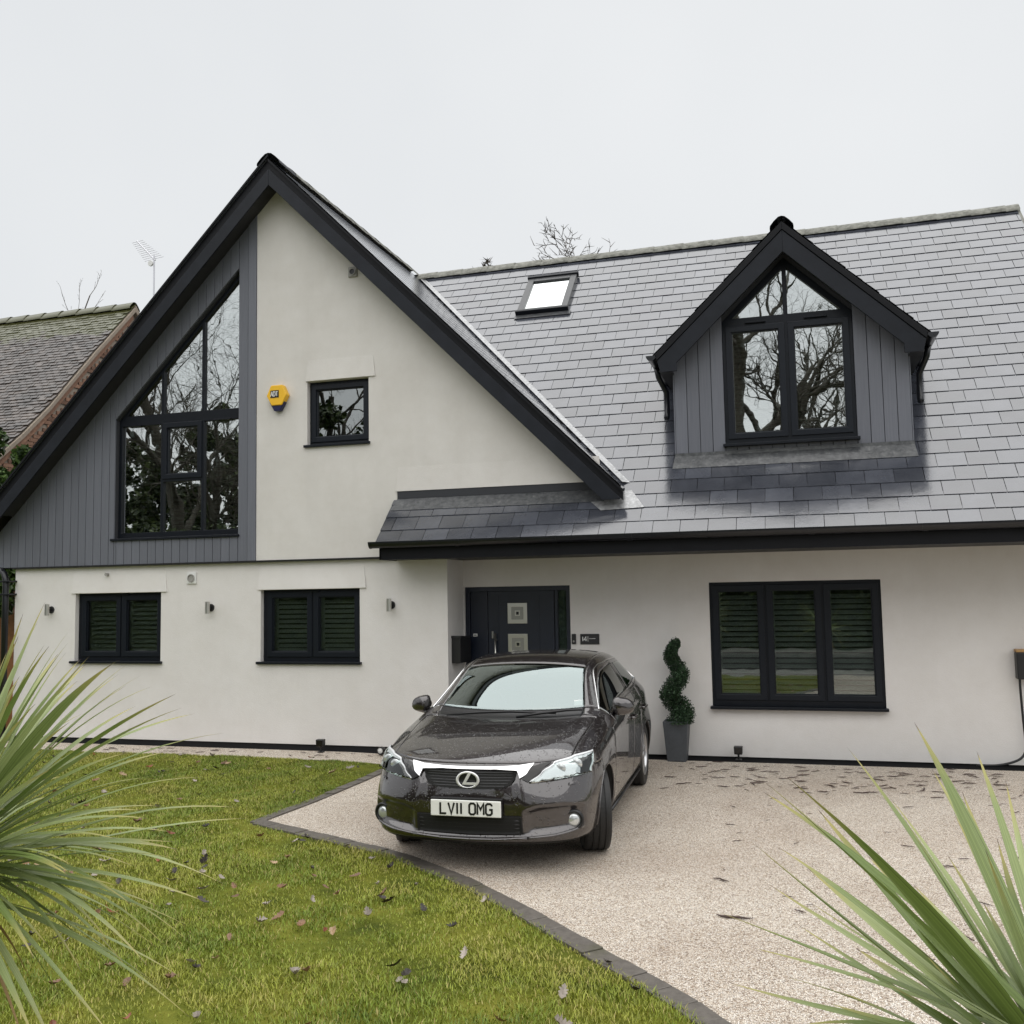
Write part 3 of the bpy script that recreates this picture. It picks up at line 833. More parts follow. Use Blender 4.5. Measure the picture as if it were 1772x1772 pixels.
mb = MB(); mb.prism([[(-.52, roof_z(-.52)+.012), (YR, roof_z(YR)+.012), (YR, roof_z(YR)-.16), (-.52, roof_z(-.52)-.16)]], 'X', 7.385, 7.44); mb.build('verge_trim', 'ridge_tile', mroof)
# lead flashing where the canopy meets the gable wall
mb = MB(); mb.add([(-.655, -.155, roof_z(-.155)+.030), (2.0, -.155, roof_z(-.155)+.030), (2.0, -.004, 3.225), (-.62, -.004, 3.225), (2.0, -.004, 3.33), (-.62, -.004, 3.33)], [(0, 1, 2, 3)]); mb.build('canopy_lead', 'lead', house)
mb = MB(); mb.box(-.62, 2.0, -.012, -.001, 3.222, 3.33); mb.build('canopy_upstand', 'cladding_back', house)
# eaves: fascia, soffit, gutter with union brackets
mb = MB(); mb.box(-.655, 7.42, -.475, -.45, 2.455, 2.66); mb.build('fascia', 'barge_dark', house)
mb = MB(); mb.box(-.655, 7.42, -.45, .632, 2.462, 2.475); mb.build('soffit', 'soffit', house)
mb = MB(); mb.prism([[(-.475, 2.455), (.0, 2.455), (.0, 3.15), (-.475, 2.68)]], 'X', -.66, -.64); mb.build('canopy_end', 'barge_dark', house)
gy, gz = -.54, 2.665
prof = [(gy+.062*math.cos(a), gz+.075*math.sin(a)) for a in [math.pi+math.pi*i/12 for i in range(13)]]
prof += [(gy+.055*math.cos(a), gz+.067*math.sin(a)) for a in [2*math.pi-math.pi*i/12 for i in range(13)]]
mb = MB(); mb.prism([prof], 'X', -.74, 7.42)
gut = mb.build('gutter', 'gutter_black', house)
mb = MB(); mb.prism([[(gy+.066*math.cos(a), gz+.079*math.sin(a)) for a in [math.pi+math.pi*i/12 for i in range(13)]]], 'X', -.748, -.73); mb.build('gutter_stop_end', 'gutter_black', gut)
for x in (.35, 1.5, 2.35, 4.25, 5.35, 6.3):
    mb = MB(); mb.prism([[(gy+.067*math.cos(a), gz+.080*math.sin(a)) for a in [math.pi+math.pi*i/12 for i in range(13)]]+[(gy+.05, gz), (gy-.05, gz)]], 'X', x-.03, x+.03); mb.build('gutter_bracket', 'gutter_black', gut)
# rooflight
def rl(u, v, h):                       # u along X, v up-slope from RLY0, h off the roof
    p = Vector((u, RLY0, roof_z(RLY0)))+Vector((0, 1, M_)).normalized()*v+nv*h
    return p
LV = (RLY1-RLY0)*SL
def rbox(mb, u0, u1, v0, v1, h0, h1):
    mb.add([rl(u, v, h) for h in (h0, h1) for v in (v0, v1) for u in (u0, u1)], [(0, 2, 3, 1), (4, 5, 7, 6), (0, 1, 5, 4), (2, 6, 7, 3), (0, 4, 6, 2), (1, 3, 7, 5)])
mb = MB()
rbox(mb, RLX0, RLX0+.10, 0, LV, .0, .085); rbox(mb, RLX1-.10, RLX1, 0, LV, .0, .085); rbox(mb, RLX0+.10, RLX1-.10, 0, .07, 0, .085); rbox(mb, RLX0+.10, RLX1-.10, LV-.13, LV, 0, .085)
rlo = mb.build('rooflight', 'rooflight_grey', house, bevel=.006)
for v0_, v1_, h0_, h1_ in ((-.03, .02, .01, .10), (LV-.03, LV+.03, .03, .11)):
    mb = MB(); rbox(mb, RLX0-.02, RLX1+.02, v0_, v1_, h0_, h1_); mb.build('rooflight_cover', 'anthracite', rlo, bevel=.006)
mb = MB(); rbox(mb, RLX0-.03, RLX1+.06, -.13, -.03, .022, .030); mb.build('rooflight_apron', 'lead', rlo)
mb = MB(); rbox(mb, RLX0+.09, RLX1-.09, .06, LV-.12, .05, .056); mb.build('pane', 'pane_roof', rlo)

# front door --------------------------------------------------------------
yd = .70
mb = MB(); mb.prism([rect(.012, 1.388, .0, 2.12), rect(.07, 1.33, .05, 2.06)], 'Y', yd-.03, yd+.07); door = mb.build('door', 'door_paint', house, bevel=.004)
mb = MB(); mb.box(.07, .30, yd, yd+.05, .05, 2.06); mb.build('side_panel', 'door_paint', door, bevel=.004)
mb = MB(); mb.box(.31, 1.17, yd-.012, yd+.04, .05, 2.06)
for x in (.44, .97): mb.box(x, x+.012, yd-.016, yd-.011, .10, 2.0)
mb.build('door_leaf', 'door_paint', door, bevel=.004)
mb = MB(); mb.box(1.18, 1.215, yd-.02, yd+.04, .05, 2.06); mb.build('mullion', 'door_paint', door, bevel=.004)
mb = MB(); mb.box(1.215, 1.33, yd+.015, yd+.022, .05, 2.06); mb.build('sidelight_pane', 'pane_low', door)
mb = MB(); mb.box(1.215, 1.33, yd+.06, yd+.065, .05, 2.06); mb.build('sidelight_blind', 'blind', door)
for z0 in (1.655, 1.268, .88):
    a, b = .57, .825
    mb = MB()
    mb.prism([rect(a, b, z0, z0+.257), rect(a+.05, b-.05, z0+.05, z0+.207)], 'Y', yd-.024, yd-.012)
    sq = mb.build('door_light', 'steel', door, bevel=.003)
    mb = MB(); mb.prism([rect(a+.05, b-.05, z0+.05, z0+.207), rect(a+.095, b-.095, z0+.095, z0+.162)], 'Y', yd-.016, yd-.012); mb.build('pane', 'steel_dull', sq)
    mb = MB(); mb.prism([rect(a+.095, b-.095, z0+.095, z0+.162), rect(a+.109, b-.109, z0+.109, z0+.148)], 'Y', yd-.02, yd-.012); mb.build('inner_trim', 'steel', sq)
    mb = MB(); mb.box(a+.109, b-.109, yd-.014, yd-.012, z0+.109, z0+.148); mb.build('inner_pane', 'car_black', sq)
mb = MB(); mb.tube([(.415, yd-.065, 1.535), (.415, yd-.065, .75)], .012, 10).tube([(.415, yd-.065, 1.45), (.415, yd-.01, 1.45)], .009, 8).tube([(.415, yd-.065, .85), (.415, yd-.01, .85)], .009, 8); mb.build('door_handle', 'steel', door, smooth=True)
mb = MB(); mb.box(.355, .378, yd-.022, yd-.012, 1.47, 1.56); mb.build('lock_plate', 'steel_dull', door, bevel=.003)
mb = MB(); mb.box(.105, .16, yd-.012, yd, 1.495, 1.53); mb.build('door_sticker', 'white_plastic', door, bevel=.002)
mb = MB(); mb.box(.115, .15, yd-.014, yd-.012, 1.507, 1.518); mb.build('door_sticker_print', 'plate_black', door)

# downpipe at the left corner, vents
mb = MB(); mb.tube([(-6.80, .02, 2.50), (-6.66, .0, 2.48), (-6.57, -.03, 2.43), (-6.53, -.04, 2.33), (-6.53, -.04, .1)], .043, 12); dp = mb.build('downpipe', 'gutter_black', house, smooth=True)
for z in (2.32, 2.14): 
    mb = MB(); mb.box(-6.59, -6.42, -.09, .05, z-.012, z+.012); mb.build('pipe_bracket', 'gutter_black', dp, bevel=.003)
def vent(x, y, z, s, mat):
    mb = MB(); mb.prism([rect(x-s, x+s, z-s*1.05, z+s*1.05)], 'Y', y-.02, y); v = mb.build('air_vent', mat, house, bevel=.006)
    mb = MB(); mb.lathe([(s*.72, -.024), (s*.72, -.034), (s*.58, -.034), (s*.58, -.022)], (x, y, z), 'Y', 20); mb.build('vent_ring', 'grey_plastic', v, smooth=False)
    mb = MB(); mb.lathe([(0, -.0235), (s*.58, -.0235)], (x, y, z), 'Y', 20); mb.build('vent_mesh', 'black_plastic' if z > 4 else 'grey_plastic', v)
vent(-1.213, 0, 6.164, .062, 'grey_plastic')
vent(-3.587, .05, 2.307, .072, 'white_plastic')
mb = MB(); mb.lathe([(0, -.05), (.022, -.05), (.022, 0)], (-4.904, .05, 2.384), 'Y', 14); mb.build('overflow_pipe', 'grey_plastic', house)

# ------------------------------------------------------------------ the car
CAP = [
[(0,.09,.765),(.22,.105,.765),(.44,.16,.765),(.60,.27,.775),(.70,.37,.785),(.77,.46,.79),(.81,.53,.79)],
[(0,.40,.862),(.22,.41,.861),(.44,.45,.853),(.60,.53,.849),(.70,.60,.838),(.785,.68,.83),(.85,.74,.80)],
[(0,.75,.932),(.22,.755,.931),(.45,.78,.921),(.62,.83,.918),(.72,.87,.897),(.81,.92,.875),(.872,.95,.84)],
[(0,1.10,.970),(.23,1.11,.971),(.46,1.17,.974),(.63,1.27,.985),(.74,1.34,.975),(.83,1.36,.945),(.88,1.36,.89)],
[(0,1.18,.992),(.23,1.19,.994),(.46,1.25,1.003),(.655,1.345,1.02),(.735,1.43,1.01),(.828,1.46,.965),(.884,1.46,.90)],
[(0,1.51,1.195),(.21,1.52,1.193),(.42,1.56,1.187),(.60,1.63,1.175),(.668,1.70,1.165),(.825,1.74,.985),(.886,1.74,.91)],
[(0,1.86,1.388),(.2,1.865,1.384),(.38,1.88,1.371),(.552,1.915,1.344),(.622,1.97,1.328),(.824,2.02,1.0),(.887,2.02,.92)],
[(0,2.3,1.432),(.2,2.3,1.429),(.38,2.3,1.414),(.562,2.3,1.395),(.650,2.32,1.352),(.828,2.35,1.015),(.887,2.35,.93)],
[(0,2.52,1.436),(.2,2.52,1.433),(.38,2.52,1.418),(.565,2.52,1.402),(.655,2.52,1.358),(.830,2.55,1.022),(.887,2.55,.937)],
[(0,2.62,1.435),(.2,2.62,1.432),(.38,2.62,1.417),(.565,2.62,1.402),(.655,2.62,1.358),(.830,2.64,1.026),(.887,2.64,.94)],
[(0,3.1,1.425),(.2,3.1,1.422),(.38,3.1,1.410),(.55,3.1,1.385),(.640,3.1,1.340),(.822,3.1,1.05),(.886,3.1,.96)],
[(0,3.66,1.375),(.19,3.65,1.372),(.36,3.64,1.36),(.50,3.62,1.335),(.595,3.58,1.285),(.785,3.5,1.10),(.875,3.5,.98)],
[(0,3.98,1.11),(.2,3.97,1.11),(.36,3.95,1.10),(.5,3.92,1.09),(.60,3.88,1.07),(.72,3.82,1.05),(.84,3.82,.985)],
[(0,4.22,.97),(.2,4.21,.97),(.38,4.19,.97),(.54,4.16,.965),(.65,4.12,.96),(.73,4.08,.955),(.79,4.03,.94)]]
FRONT = [CAP[0],
[(0,.045,.70),(.22,.06,.70),(.44,.11,.70),(.62,.235,.705),(.73,.34,.71),(.80,.45,.715),(.845,.56,.72)],
[(0,.015,.60),(.22,.025,.60),(.45,.075,.60),(.64,.17,.60),(.76,.285,.605),(.83,.42,.61),(.87,.58,.62)],
[(0,0,.47),(.22,.005,.47),(.46,.04,.47),(.66,.12,.47),(.785,.24,.47),(.85,.40,.48),(.88,.58,.49)],
[(0,.03,.33),(.22,.035,.33),(.46,.065,.33),(.67,.135,.33),(.79,.25,.33),(.85,.41,.33),(.875,.58,.34)],
[(0,.06,.215),(.22,.065,.215),(.46,.095,.215),(.66,.17,.215),(.765,.29,.215),(.82,.44,.21),(.845,.6,.2)]]
NB, NK = len(CAP), len(FRONT)
PID = dict(hood=0, bumper=1, fender=2, windscreen=3, roof=4, window_frame=5, side_window=6, front_door=7, rear_door=8, quarter_panel=9, rear_window=10, cowl=11, tail=12, underbody=13, arch=14, window_pillar=15)
def build_body():
    bm = bmesh.new(); V = {}
    def vert(key, p, s):
        if p[0] == 0: s = 1
        kk = (key, s)
        if kk not in V: V[kk] = bm.verts.new((p[0]*s, p[1], p[2]))
        return V[kk]
    def face(vs, pid):
        u = []
        for v in vs:
            if v not in u: u.append(v)
        if len(u) < 3: return
        try: f = bm.faces.new(u); f.material_index = PID[pid]
        except ValueError: pass
    def side(b, k):                  # lower shell, side rows b>=1, level k
        x0, y0, z0 = CAP[b][6]
        z = (z0, z0-.09, .62, .48, .34, .215)[k]
        x = (x0, min(x0+.012, .893), .889, .884, .872, .845)[k]
        if b == NB-1: x -= (0, 0, -.01, -.01, .0, .03)[k]
        return (x, y0+(0, .0, .01, .02, .02, 0)[k]*(1 if b == NB-1 else 0), z)
    def rear(a, k):                  # rear face, a from 6 to 0
        x0, y0, z0 = CAP[NB-1][a]
        z = (z0, .86, .68, .50, .34, .22)[k]
        return (x0*(1, 1.02, 1.04, 1.04, 1.03, .98)[k], y0+(0, .06, .07, .10, .09, .02)[k], z)
    for s in (1, -1):
        for b in range(NB-1):
            for a in range(6):
                q4 = [vert(('c', i, j), CAP[i][j], s) for i, j in ((b, a), (b, a+1), (b+1, a+1), (b+1, a))]
                if b < 3: pid = 'hood' if a < 4 else 'fender'
                elif b == 3: pid = 'cowl' if a < 3 else 'fender'
                elif b < 6: pid = 'windscreen' if a < 3 else 'window_frame' if a == 3 else 'side_window' if a == 4 else 'front_door'
                elif b < 11:
                    pid = 'roof' if a < 3 else 'window_frame' if a == 3 else ('window_pillar' if b == 8 else 'side_window') if a == 4 else ('front_door' if b < 9 else 'rear_door' if b < 10 else 'quarter_panel')
                    if b == 10 and a == 4: pid = 'side_window'
                elif b == 11: pid = 'rear_window' if a < 3 else 'quarter_panel'
                else: pid = 'tail'
                face(q4 if s > 0 else q4[::-1], pid)
        # loop: front a0..a6, side rows 1..NB-1, rear a5..a0
        loop = [('f', a) for a in range(7)]+[('s', b) for b in range(1, NB)]+[('r', a) for a in range(5, -1, -1)]
        def lp(e, k):
            t, i = e
            if k == 0: return ('c', 0, i) if t == 'f' else ('c', i, 6) if t == 's' else ('c', NB-1, i)
            return (t, i, k)
        def lc(e, k):
            t, i = e
            if k == NK: # tucked under
                p = lc(e, NK-1); return (p[0]*.88, p[1]+(.12 if t == 'f' else 0), .18)
            if t == 'f': return FRONT[k][i]
            if t == 's': return side(i, k)
            return rear(i, k)
        for e0, e1 in zip(loop, loop[1:]):
            for k in range(NK):
                q4 = [vert(lp(e0, k), lc(e0, k), s), vert(lp(e0, k+1), lc(e0, k+1), s), vert(lp(e1, k+1), lc(e1, k+1), s), vert(lp(e1, k), lc(e1, k), s)]
                t, i = e1
                if k == NK-1: pid = 'underbody'
                elif t == 'f': pid = 'bumper'
                elif t == 's' and i <= 1: pid = 'bumper' if k >= 1 else 'fender'
                elif t == 's' and i <= 3: pid = 'fender'
                elif t == 's' and i <= 8: pid = 'front_door'
                elif t == 's' and i <= 10: pid = 'rear_door'
                elif t == 's': pid = 'quarter_panel'
                else: pid = 'tail'
                face(q4 if s > 0 else q4[::-1], pid)
    # close the floor
    lowR = [V.get((lp(e, NK), 1)) for e in loop]; lowL = [V.get((lp(e, NK), -1)) for e in loop]
    for i in range(len(loop)-1):
        face([x_ for x_ in (lowR[i], lowR[i+1], lowL[i+1] or lowR[i+1], lowL[i] or lowR[i])], 'underbody')
    bmesh.ops.recalc_face_normals(bm, faces=bm.faces)
    me = bpy.data.meshes.new('body'); bm.to_mesh(me); bm.free()
    return me
bme = build_body()
tmpmats = [bpy.data.materials.new('panel_%d' % i) for i in range(16)]
for m_ in tmpmats: bme.materials.append(m_)
tmp = bpy.data.objects.new('tmp_body', bme); COL.objects.link(tmp)
ss = tmp.modifiers.new('s', 'SUBSURF'); ss.levels = 3; ss.render_levels = 3
dg = bpy.context.evaluated_depsgraph_get()
me3 = bpy.data.meshes.new_from_object(tmp.evaluated_get(dg))
# soft scallops in the bumper: lamp recesses and the dip under the grille
RECESS = [(.40, .45), (.50, .485), (.68, .495), (.81, .47), (.81, .325), (.735, .30), (.41, .27)]
def sdist(px, pz, poly):
    ins = False; d = 9
    n = len(poly)
    for i in range(n):
        (x0, z0), (x1, z1) = poly[i], poly[(i+1) % n]
        t = max(0, min(1, ((px-x0)*(x1-x0)+(pz-z0)*(z1-z0))/((x1-x0)**2+(z1-z0)**2)))
        d = min(d, math.hypot(px-x0-t*(x1-x0), pz-z0-t*(z1-z0)))
        if (z0 > pz) != (z1 > pz) and px < (x1-x0)*(pz-z0)/(z1-z0)+x0: ins = not ins
    return d if ins else -d
CENTRE = [(-.36, .72), (-.37, .60), (-.40, .45), (-.41, .27), (.41, .27), (.40, .45), (.37, .60), (.36, .72)]
for v in me3.vertices:
    if v.co.y < .5 and .2 < v.co.z < .75:
        d = sdist(abs(v.co.x), v.co.z, RECESS)
        v.co.y += .050*sstep(-.005, .045, d)
        d = sdist(v.co.x, v.co.z, CENTRE)
        v.co.y += .022*sstep(-.01, .04, d)
        # thin lip along the bottom edge stands out
        if v.co.z < .29: v.co.y -= .018*sstep(.29, .25, v.co.z)*sstep(.19, .22, v.co.z)
tmp2 = bpy.data.objects.new('tmp_body2', me3); COL.objects.link(tmp2)
cut = MB()
WHEELS = [(.90, .312), (3.50, .312)]
for wy, wz in WHEELS:
    for s in (-1, 1):
        cut.lathe([(0, .60*s), (.342, .60*s), (.345, 1.2*s), (0, 1.2*s)], (0, wy, wz), 'X', 48)
cutme = bpy.data.meshes.new('cut'); cutme.from_pydata(cut.v, [], cut.f)
bmc = bmesh.new(); bmc.from_mesh(cutme); bmesh.ops.remove_doubles(bmc, verts=bmc.verts, dist=1e-5); bmesh.ops.recalc_face_normals(bmc, faces=bmc.faces); bmc.to_mesh(cutme); bmc.free()
for m_ in tmpmats: cutme.materials.append(m_)
cutme.polygons.foreach_set('material_index', [PID['arch']]*len(cutme.polygons))
cuto = bpy.data.objects.new('tmp_cut', cutme); COL.objects.link(cuto)
bo = tmp2.modifiers.new('b', 'BOOLEAN'); bo.operation = 'DIFFERENCE'; bo.object = cuto; bo.solver = 'EXACT'
dg = bpy.context.evaluated_depsgraph_get(); dg.update()
me4 = bpy.data.meshes.new_from_object(tmp2.evaluated_get(dg))
bmb = bmesh.new(); bmb.from_mesh(me3); BV = BVHTree.FromBMesh(bmb); bmb.free()
for o in (tmp, tmp2, cuto): bpy.data.objects.remove(o)

CAR_Z = .04
car = thing('parked_car', 'dark brown hatchback with rain drops parked on the gravel drive before the door', 'car', (1.771, -4.395, CAR_Z), .038)
PMAT = {'windscreen': 'windscreen', 'side_window': 'car_side_glass', 'rear_window': 'car_side_glass', 'cowl': 'car_black', 'underbody': 'matte_black', 'wheel_well': 'matte_black', 'window_pillar': 'car_trim_gloss'}
bmall = bmesh.new(); bmall.from_mesh(me4)
def split(pid, sgn, name, yr=None):
    b2 = bmall.copy()
    kill = [f for f in b2.faces if f.material_index != pid or (sgn and f.calc_center_median().x*sgn < 0) or (yr and not yr[0] < f.calc_center_median().y < yr[1])]
    bmesh.ops.delete(b2, geom=kill, context='FACES')
    if not b2.faces: b2.free(); return
    for f in b2.faces: f.material_index = 0; f.smooth = True
    b2.normal_update()
    if name not in ('wheel_well', 'underbody'):
        # turn the panel's edge inwards so the shut lines read as real gaps
        be = [e for e in b2.edges if e.is_boundary]
        nrm = {v: v.normal.copy() for e in be for v in e.verts}
        inn = {}
        for v in nrm:
            ce = [f.calc_center_median() for f in v.link_faces]
            c_ = sum(ce, Vector())/len(ce); inn[v] = (c_-v.co).normalized()
        res = bmesh.ops.extrude_edge_only(b2, edges=be)
        for v in res['geom']:
            if isinstance(v, bmesh.types.BMVert):
                src = min(nrm, key=lambda u: (u.co-v.co).length_squared)
                v.co -= nrm[src]*.014
        for v in nrm:
            v.co += inn[v]*.0022
    me = bpy.data.meshes.new(name); b2.to_mesh(me); b2.free()
    link(name, me, PMAT.get(name, 'car_paint'), car)
for nm, pid in PID.items():
    if nm in ('fender', 'window_frame', 'side_window', 'front_door', 'rear_door', 'quarter_panel', 'window_pillar'):
        split(pid, 1, nm); split(pid, -1, nm)
    elif nm == 'arch':
        for s in (1, -1):
            for yr in ((0, 2), (2, 5)): split(pid, s, 'wheel_well', yr)
    else: split(pid, 0, nm)
bmall.free()

def on_body(x, y, z, off=0, ax=1.25):
    o = Vector((0, ax, z)); d = (Vector((x, y, z))-o).normalized()
    start = o+d*2.2
    hit, n_, i_, dd = BV.ray_cast(start, -d)
    if hit is None: return Vector((x, y, z))
    return hit+d*off
def patch(name, outline, mat, off, thick, cuts=4, parent=None, smooth=True, bevel=0):
    """an outline (x, y, z) laid on the bodywork, `off` proud of it"""
    bm = bmesh.new()
    vs = [bm.verts.new((x, z, 0)) for x, y, z in outline]
    bm.faces.new(vs); bmesh.ops.triangulate(bm, faces=bm.faces)
    for _ in range(cuts):
        lg = [e for e in bm.edges if e.calc_length() > .026]
        if not lg: break
        bmesh.ops.subdivide_edges(bm, edges=lg, cuts=1); bmesh.ops.triangulate(bm, faces=bm.faces)
    xs = [p[0] for p in outline]
    def yg(x, z):
        wsum = 0; s_ = 0
        for px, py, pz in outline:
            ww = 1/((px-x)**2+(pz-z)**2+1e-5); wsum += ww; s_ += ww*py
        return s_/wsum
    for v in bm.verts:
        x, z = v.co.x, v.co.y
        v.co = on_body(x, yg(x, z), z, off)
    bmesh.ops.recalc_face_normals(bm, faces=bm.faces)
    ret = bmesh.ops.solidify(bm, geom=bm.faces[:], thickness=-thick)
    bmesh.ops.recalc_face_normals(bm, faces=bm.faces)
    me = bpy.data.meshes.new(name); bm.to_mesh(me); bm.free()
    o = link(name, me, mat, parent or car, smooth=False)
    return o
def mir(L): return [(-x, y, z) for x, y, z in L]
def on_path(pts, off, sub=4):
    out = []
    for (a, b) in zip(pts, pts[1:]):
        for k in range(sub):
            t = k/sub; out.append(on_body(*(a[i]*(1-t)+b[i]*t for i in range(3)), off))
    out.append(on_body(*pts[-1], off)); return out
HEAD = [(.445, .09, .650), (.521, .174, .714), (.597, .259, .763), (.715, .389, .786), (.818, .62, .802), (.829, .546, .752), (.823, .47, .673), (.703, .283, .669)]
for s in (1, -1):
    L = HEAD if s > 0 else mir(HEAD)
    hl = patch('headlight', L, 'lamp_reflector', .003, .012)
    inl = [(x*.94+.045*s, y*.94+.02, z*.9+.0735) for x, y, z in L]
    # dark inner mask with two projector lamps, amber corner, bright lower strip
    msk = [(.56*s, .17, .692), (.62*s, .25, .738), (.71*s, .36, .765), (.775*s, .45, .775), (.785*s, .42, .70), (.68*s, .27, .686)]
    patch('lamp_mask', msk, 'lamp_reflector', .006, .004, parent=hl)
    for (x, y, z, r_) in ((.64*s, .26, .722, .034), (.735*s, .38, .738, .036)):
        c = on_body(x, y, z, .004); d = (c-Vector((0, 1.25, z))).normalized()
        dd = Vector((d.x*.5, d.y-.4, 0)).normalized()
        mb = MB(); n = 18; rings = []
        up = Vector((0, 0, 1)); sd_ = dd.cross(up).normalized()
        vs = []
        for rr, hh in ((r_*1.15, .0), (r_*1.12, .012), (r_, .012), (r_*.9, .014), (r_*.55, .017), (r_*.05, .018)):
            for k in range(n):
                a = 2*math.pi*k/n; vs.append(c+dd*hh+(sd_*math.cos(a)+up*math.sin(a))*rr)
        mb.add(vs, [(i*n+k, i*n+(k+1) % n, (i+1)*n+(k+1) % n, (i+1)*n+k) for i in range(5) for k in range(n)])
        mb.build('lamp_projector', 'lamp_glass', hl, smooth=True)
    am = [(.50*s, .13, .676), (.535*s, .17, .706), (.565*s, .20, .712), (.56*s, .17, .684)]
    patch('indicator_lamp', am, 'amber', .008, .004, parent=hl)
    pth = [(.455*s, .10, .650), (.55*s, .16, .660), (.70*s, .28, .674), (.815*s, .455, .680), (.822*s, .50, .72)]
    mb = MB(); mb.tube(on_path(pth, .009), .009, 8); mb.build('lamp_strip', 'white_paint', hl, smooth=True)
    cov = patch('lamp_cover', L, 'lamp_lens', .022, .003, parent=hl)
    cov.data.polygons.foreach_set('use_smooth', [True]*len(cov.data.polygons))
    # black rebate round the lamp
    LL = L+[L[0]]
    mb = MB(); mb.tube(on_path(LL, .006, 5), .006, 6); mb.build('lamp_seal', 'car_black', hl, smooth=True)
    # dark fairing between lamp and grille
    fa = [(.455*s, .13, .742), (.49*s, .17, .752), (.585*s, .25, .768), (.515*s, .17, .716), (.435*s, .09, .648), (.395*s, .08, .668), (.415*s, .10, .70)]
    patch('lamp_fairing', fa, 'car_trim_gloss', .004, .008)
    # fog lamps
    c = on_body(.745*s, .23, .365, .0); 
    dd = Vector((.28*s, -1, 0)).normalized(); up = Vector((0, 0, 1)); sd_ = dd.cross(up).normalized(); n = 22
    def ring(prof):
        vs = []
        for rr, hh in prof:
            for k in range(n):
                a = 2*math.pi*k/n; vs.append(c+dd*hh+(sd_*math.cos(a)+up*math.sin(a))*rr)
        return vs, [(i*n+k, i*n+(k+1) % n, (i+1)*n+(k+1) % n, (i+1)*n+k) for i in range(len(prof)-1) for k in range(n)]
    mb = MB(); mb.add(*ring([(.074, -.03), (.074, .016), (.060, .024), (.052, .016), (.048, -.005)])); fg = mb.build('fog_light', 'car_black', car, smooth=True)
    mb = MB(); mb.add(*ring([(.050, .004), (.045, .014), (.03, .021), (.001, .024)])); mb.build('fog_lens', 'lamp_glass', fg, smooth=True)
    # headlamp washer flap
    patch('washer_cap', [(.705*s, .25, .629), (.755*s, .30, .631), (.753*s, .285, .613), (.703*s, .24, .611)], 'car_paint', .005, .006)
    # bright crease of the lower lip
    pth = [(.42*s, .09, .262), (.60*s, .14, .275), (.735*s, .215, .297), (.80*s, .28, .318)]
    mb = MB(); mb.tube(on_path(pth, .004), [.013]*13, 8); mb.build('bumper_lip', 'car_paint', car, smooth=True)
mb = MB(); mb.tube(on_path([(-.42, .09, .262), (-.2, .07, .250), (0, .06, .247), (.2, .07, .250), (.42, .09, .262)], .004), .015, 8); mb.build('bumper_lip', 'car_paint', car, smooth=True)
# grille
GR = [(0, .06, .722), (.19, .07, .722), (.352, .107, .724), (.345, .075, .668), (.318, .055, .628), (.262, .04, .608), (.11, .02, .600), (0, .015, .600)]
gr_o = GR+[(-x, y, z) for x, y, z in GR[-2:0:-1]]
grl = patch('grille', gr_o, 'matte_black', .0, .012)
for z in (.622, .641, .660, .679, .698, .715):
    hw = .335 if z > .67 else .335-(.67-z)*1.4
    mb = MB(); mb.tube([on_body(x*hw/8, .06, z, .010) for x in range(-8, 9)], .0042, 6); mb.build('grille_bar', 'grille_grey', grl, smooth=True)
CH = [(0, .077, .743), (.2, .09, .744), (.36, .13, .750), (.468, .17, .761), (.42, .12, .705), (.372, .09, .672), (.364, .10, .700), (.350, .107, .722), (.19, .07, .730), (0, .06, .730)]
ch_o = CH+[(-x, y, z) for x, y, z in CH[-2:0:-1]]
patch('chrome_bar', ch_o, 'chrome', .014, .016)
# badge: oval ring with a slanted letter
c = on_body(0, .04, .663, .016)
mb = MB()
n = 36; vs = []
for rr, hh in ((1.0, 0), (1.0, -.010), (.80, -.012), (.78, -.002)):
    for k in range(n):
        a = 2*math.pi*k/n; vs.append((c.x+.088*rr*math.cos(a), c.y+hh, c.z+.062*rr*math.sin(a)))
mb.add(vs, [(i*n+k, i*n+(k+1) % n, (i+1)*n+(k+1) % n, (i+1)*n+k) for i in range(3) for k in range(n)])
bdg = mb.build('badge', 'badge_metal', car, smooth=True)
mb = MB(); mb.add([(c.x, c.y+.002, c.z)]+[(c.x+.090*math.cos(2*math.pi*k/n), c.y+.002, c.z+.064*math.sin(2*math.pi*k/n)) for k in range(n)], [(0, 1+k, 1+(k+1) % n) for k in range(n)]); mb.build('badge_back', 'car_black', bdg)
mb = MB(); mb.prism([[(c.x+.006, c.z+.052), (c.x+.028, c.z+.050), (c.x-.012, c.z-.016), (c.x+.072, c.z-.016), (c.x+.058, c.z-.032), (c.x-.042, c.z-.032)]], 'Y', c.y-.012, c.y+.001); mb.build('badge_letter', 'badge_metal', bdg)
# lower intake with bars
IN = [(0, .03, .415), (.395, .045, .415), (.40, .065, .295), (.36, .07, .285), (0, .05, .278)]
in_o = IN+[(-x, y, z) for x, y, z in IN[-2:0:-1]]
lin = patch('lower_intake', in_o, 'matte_black', .002, .012)
for z in (.305, .332, .359, .386):
    mb = MB(); mb.tube([on_body(x*.385/8, .05, z, .010) for x in range(-8, 9)], .0045, 6); mb.build('intake_bar', 'grille_grey', lin, smooth=True)
# number plate
mb = MB(); mb.box(-.262, .262, -.024, -.012, .418, .532); pl_ = mb.build('number_plate', 'plate_white', car, bevel=.006)
mb = MB(); mb.box(-.268, .268, -.0125, .02, .412, .545); mb.build('plate_holder', 'car_black', car, bevel=.004)
mb = MB(); strokes(mb, 'LV11 OMG', -.188, .437, .044, .076, .0165, .0135, -.0265, -.0225, {'1': .28, ' ': .50, 'M': 1.05}); mb.build('plate_lettering', 'plate_black', pl_)
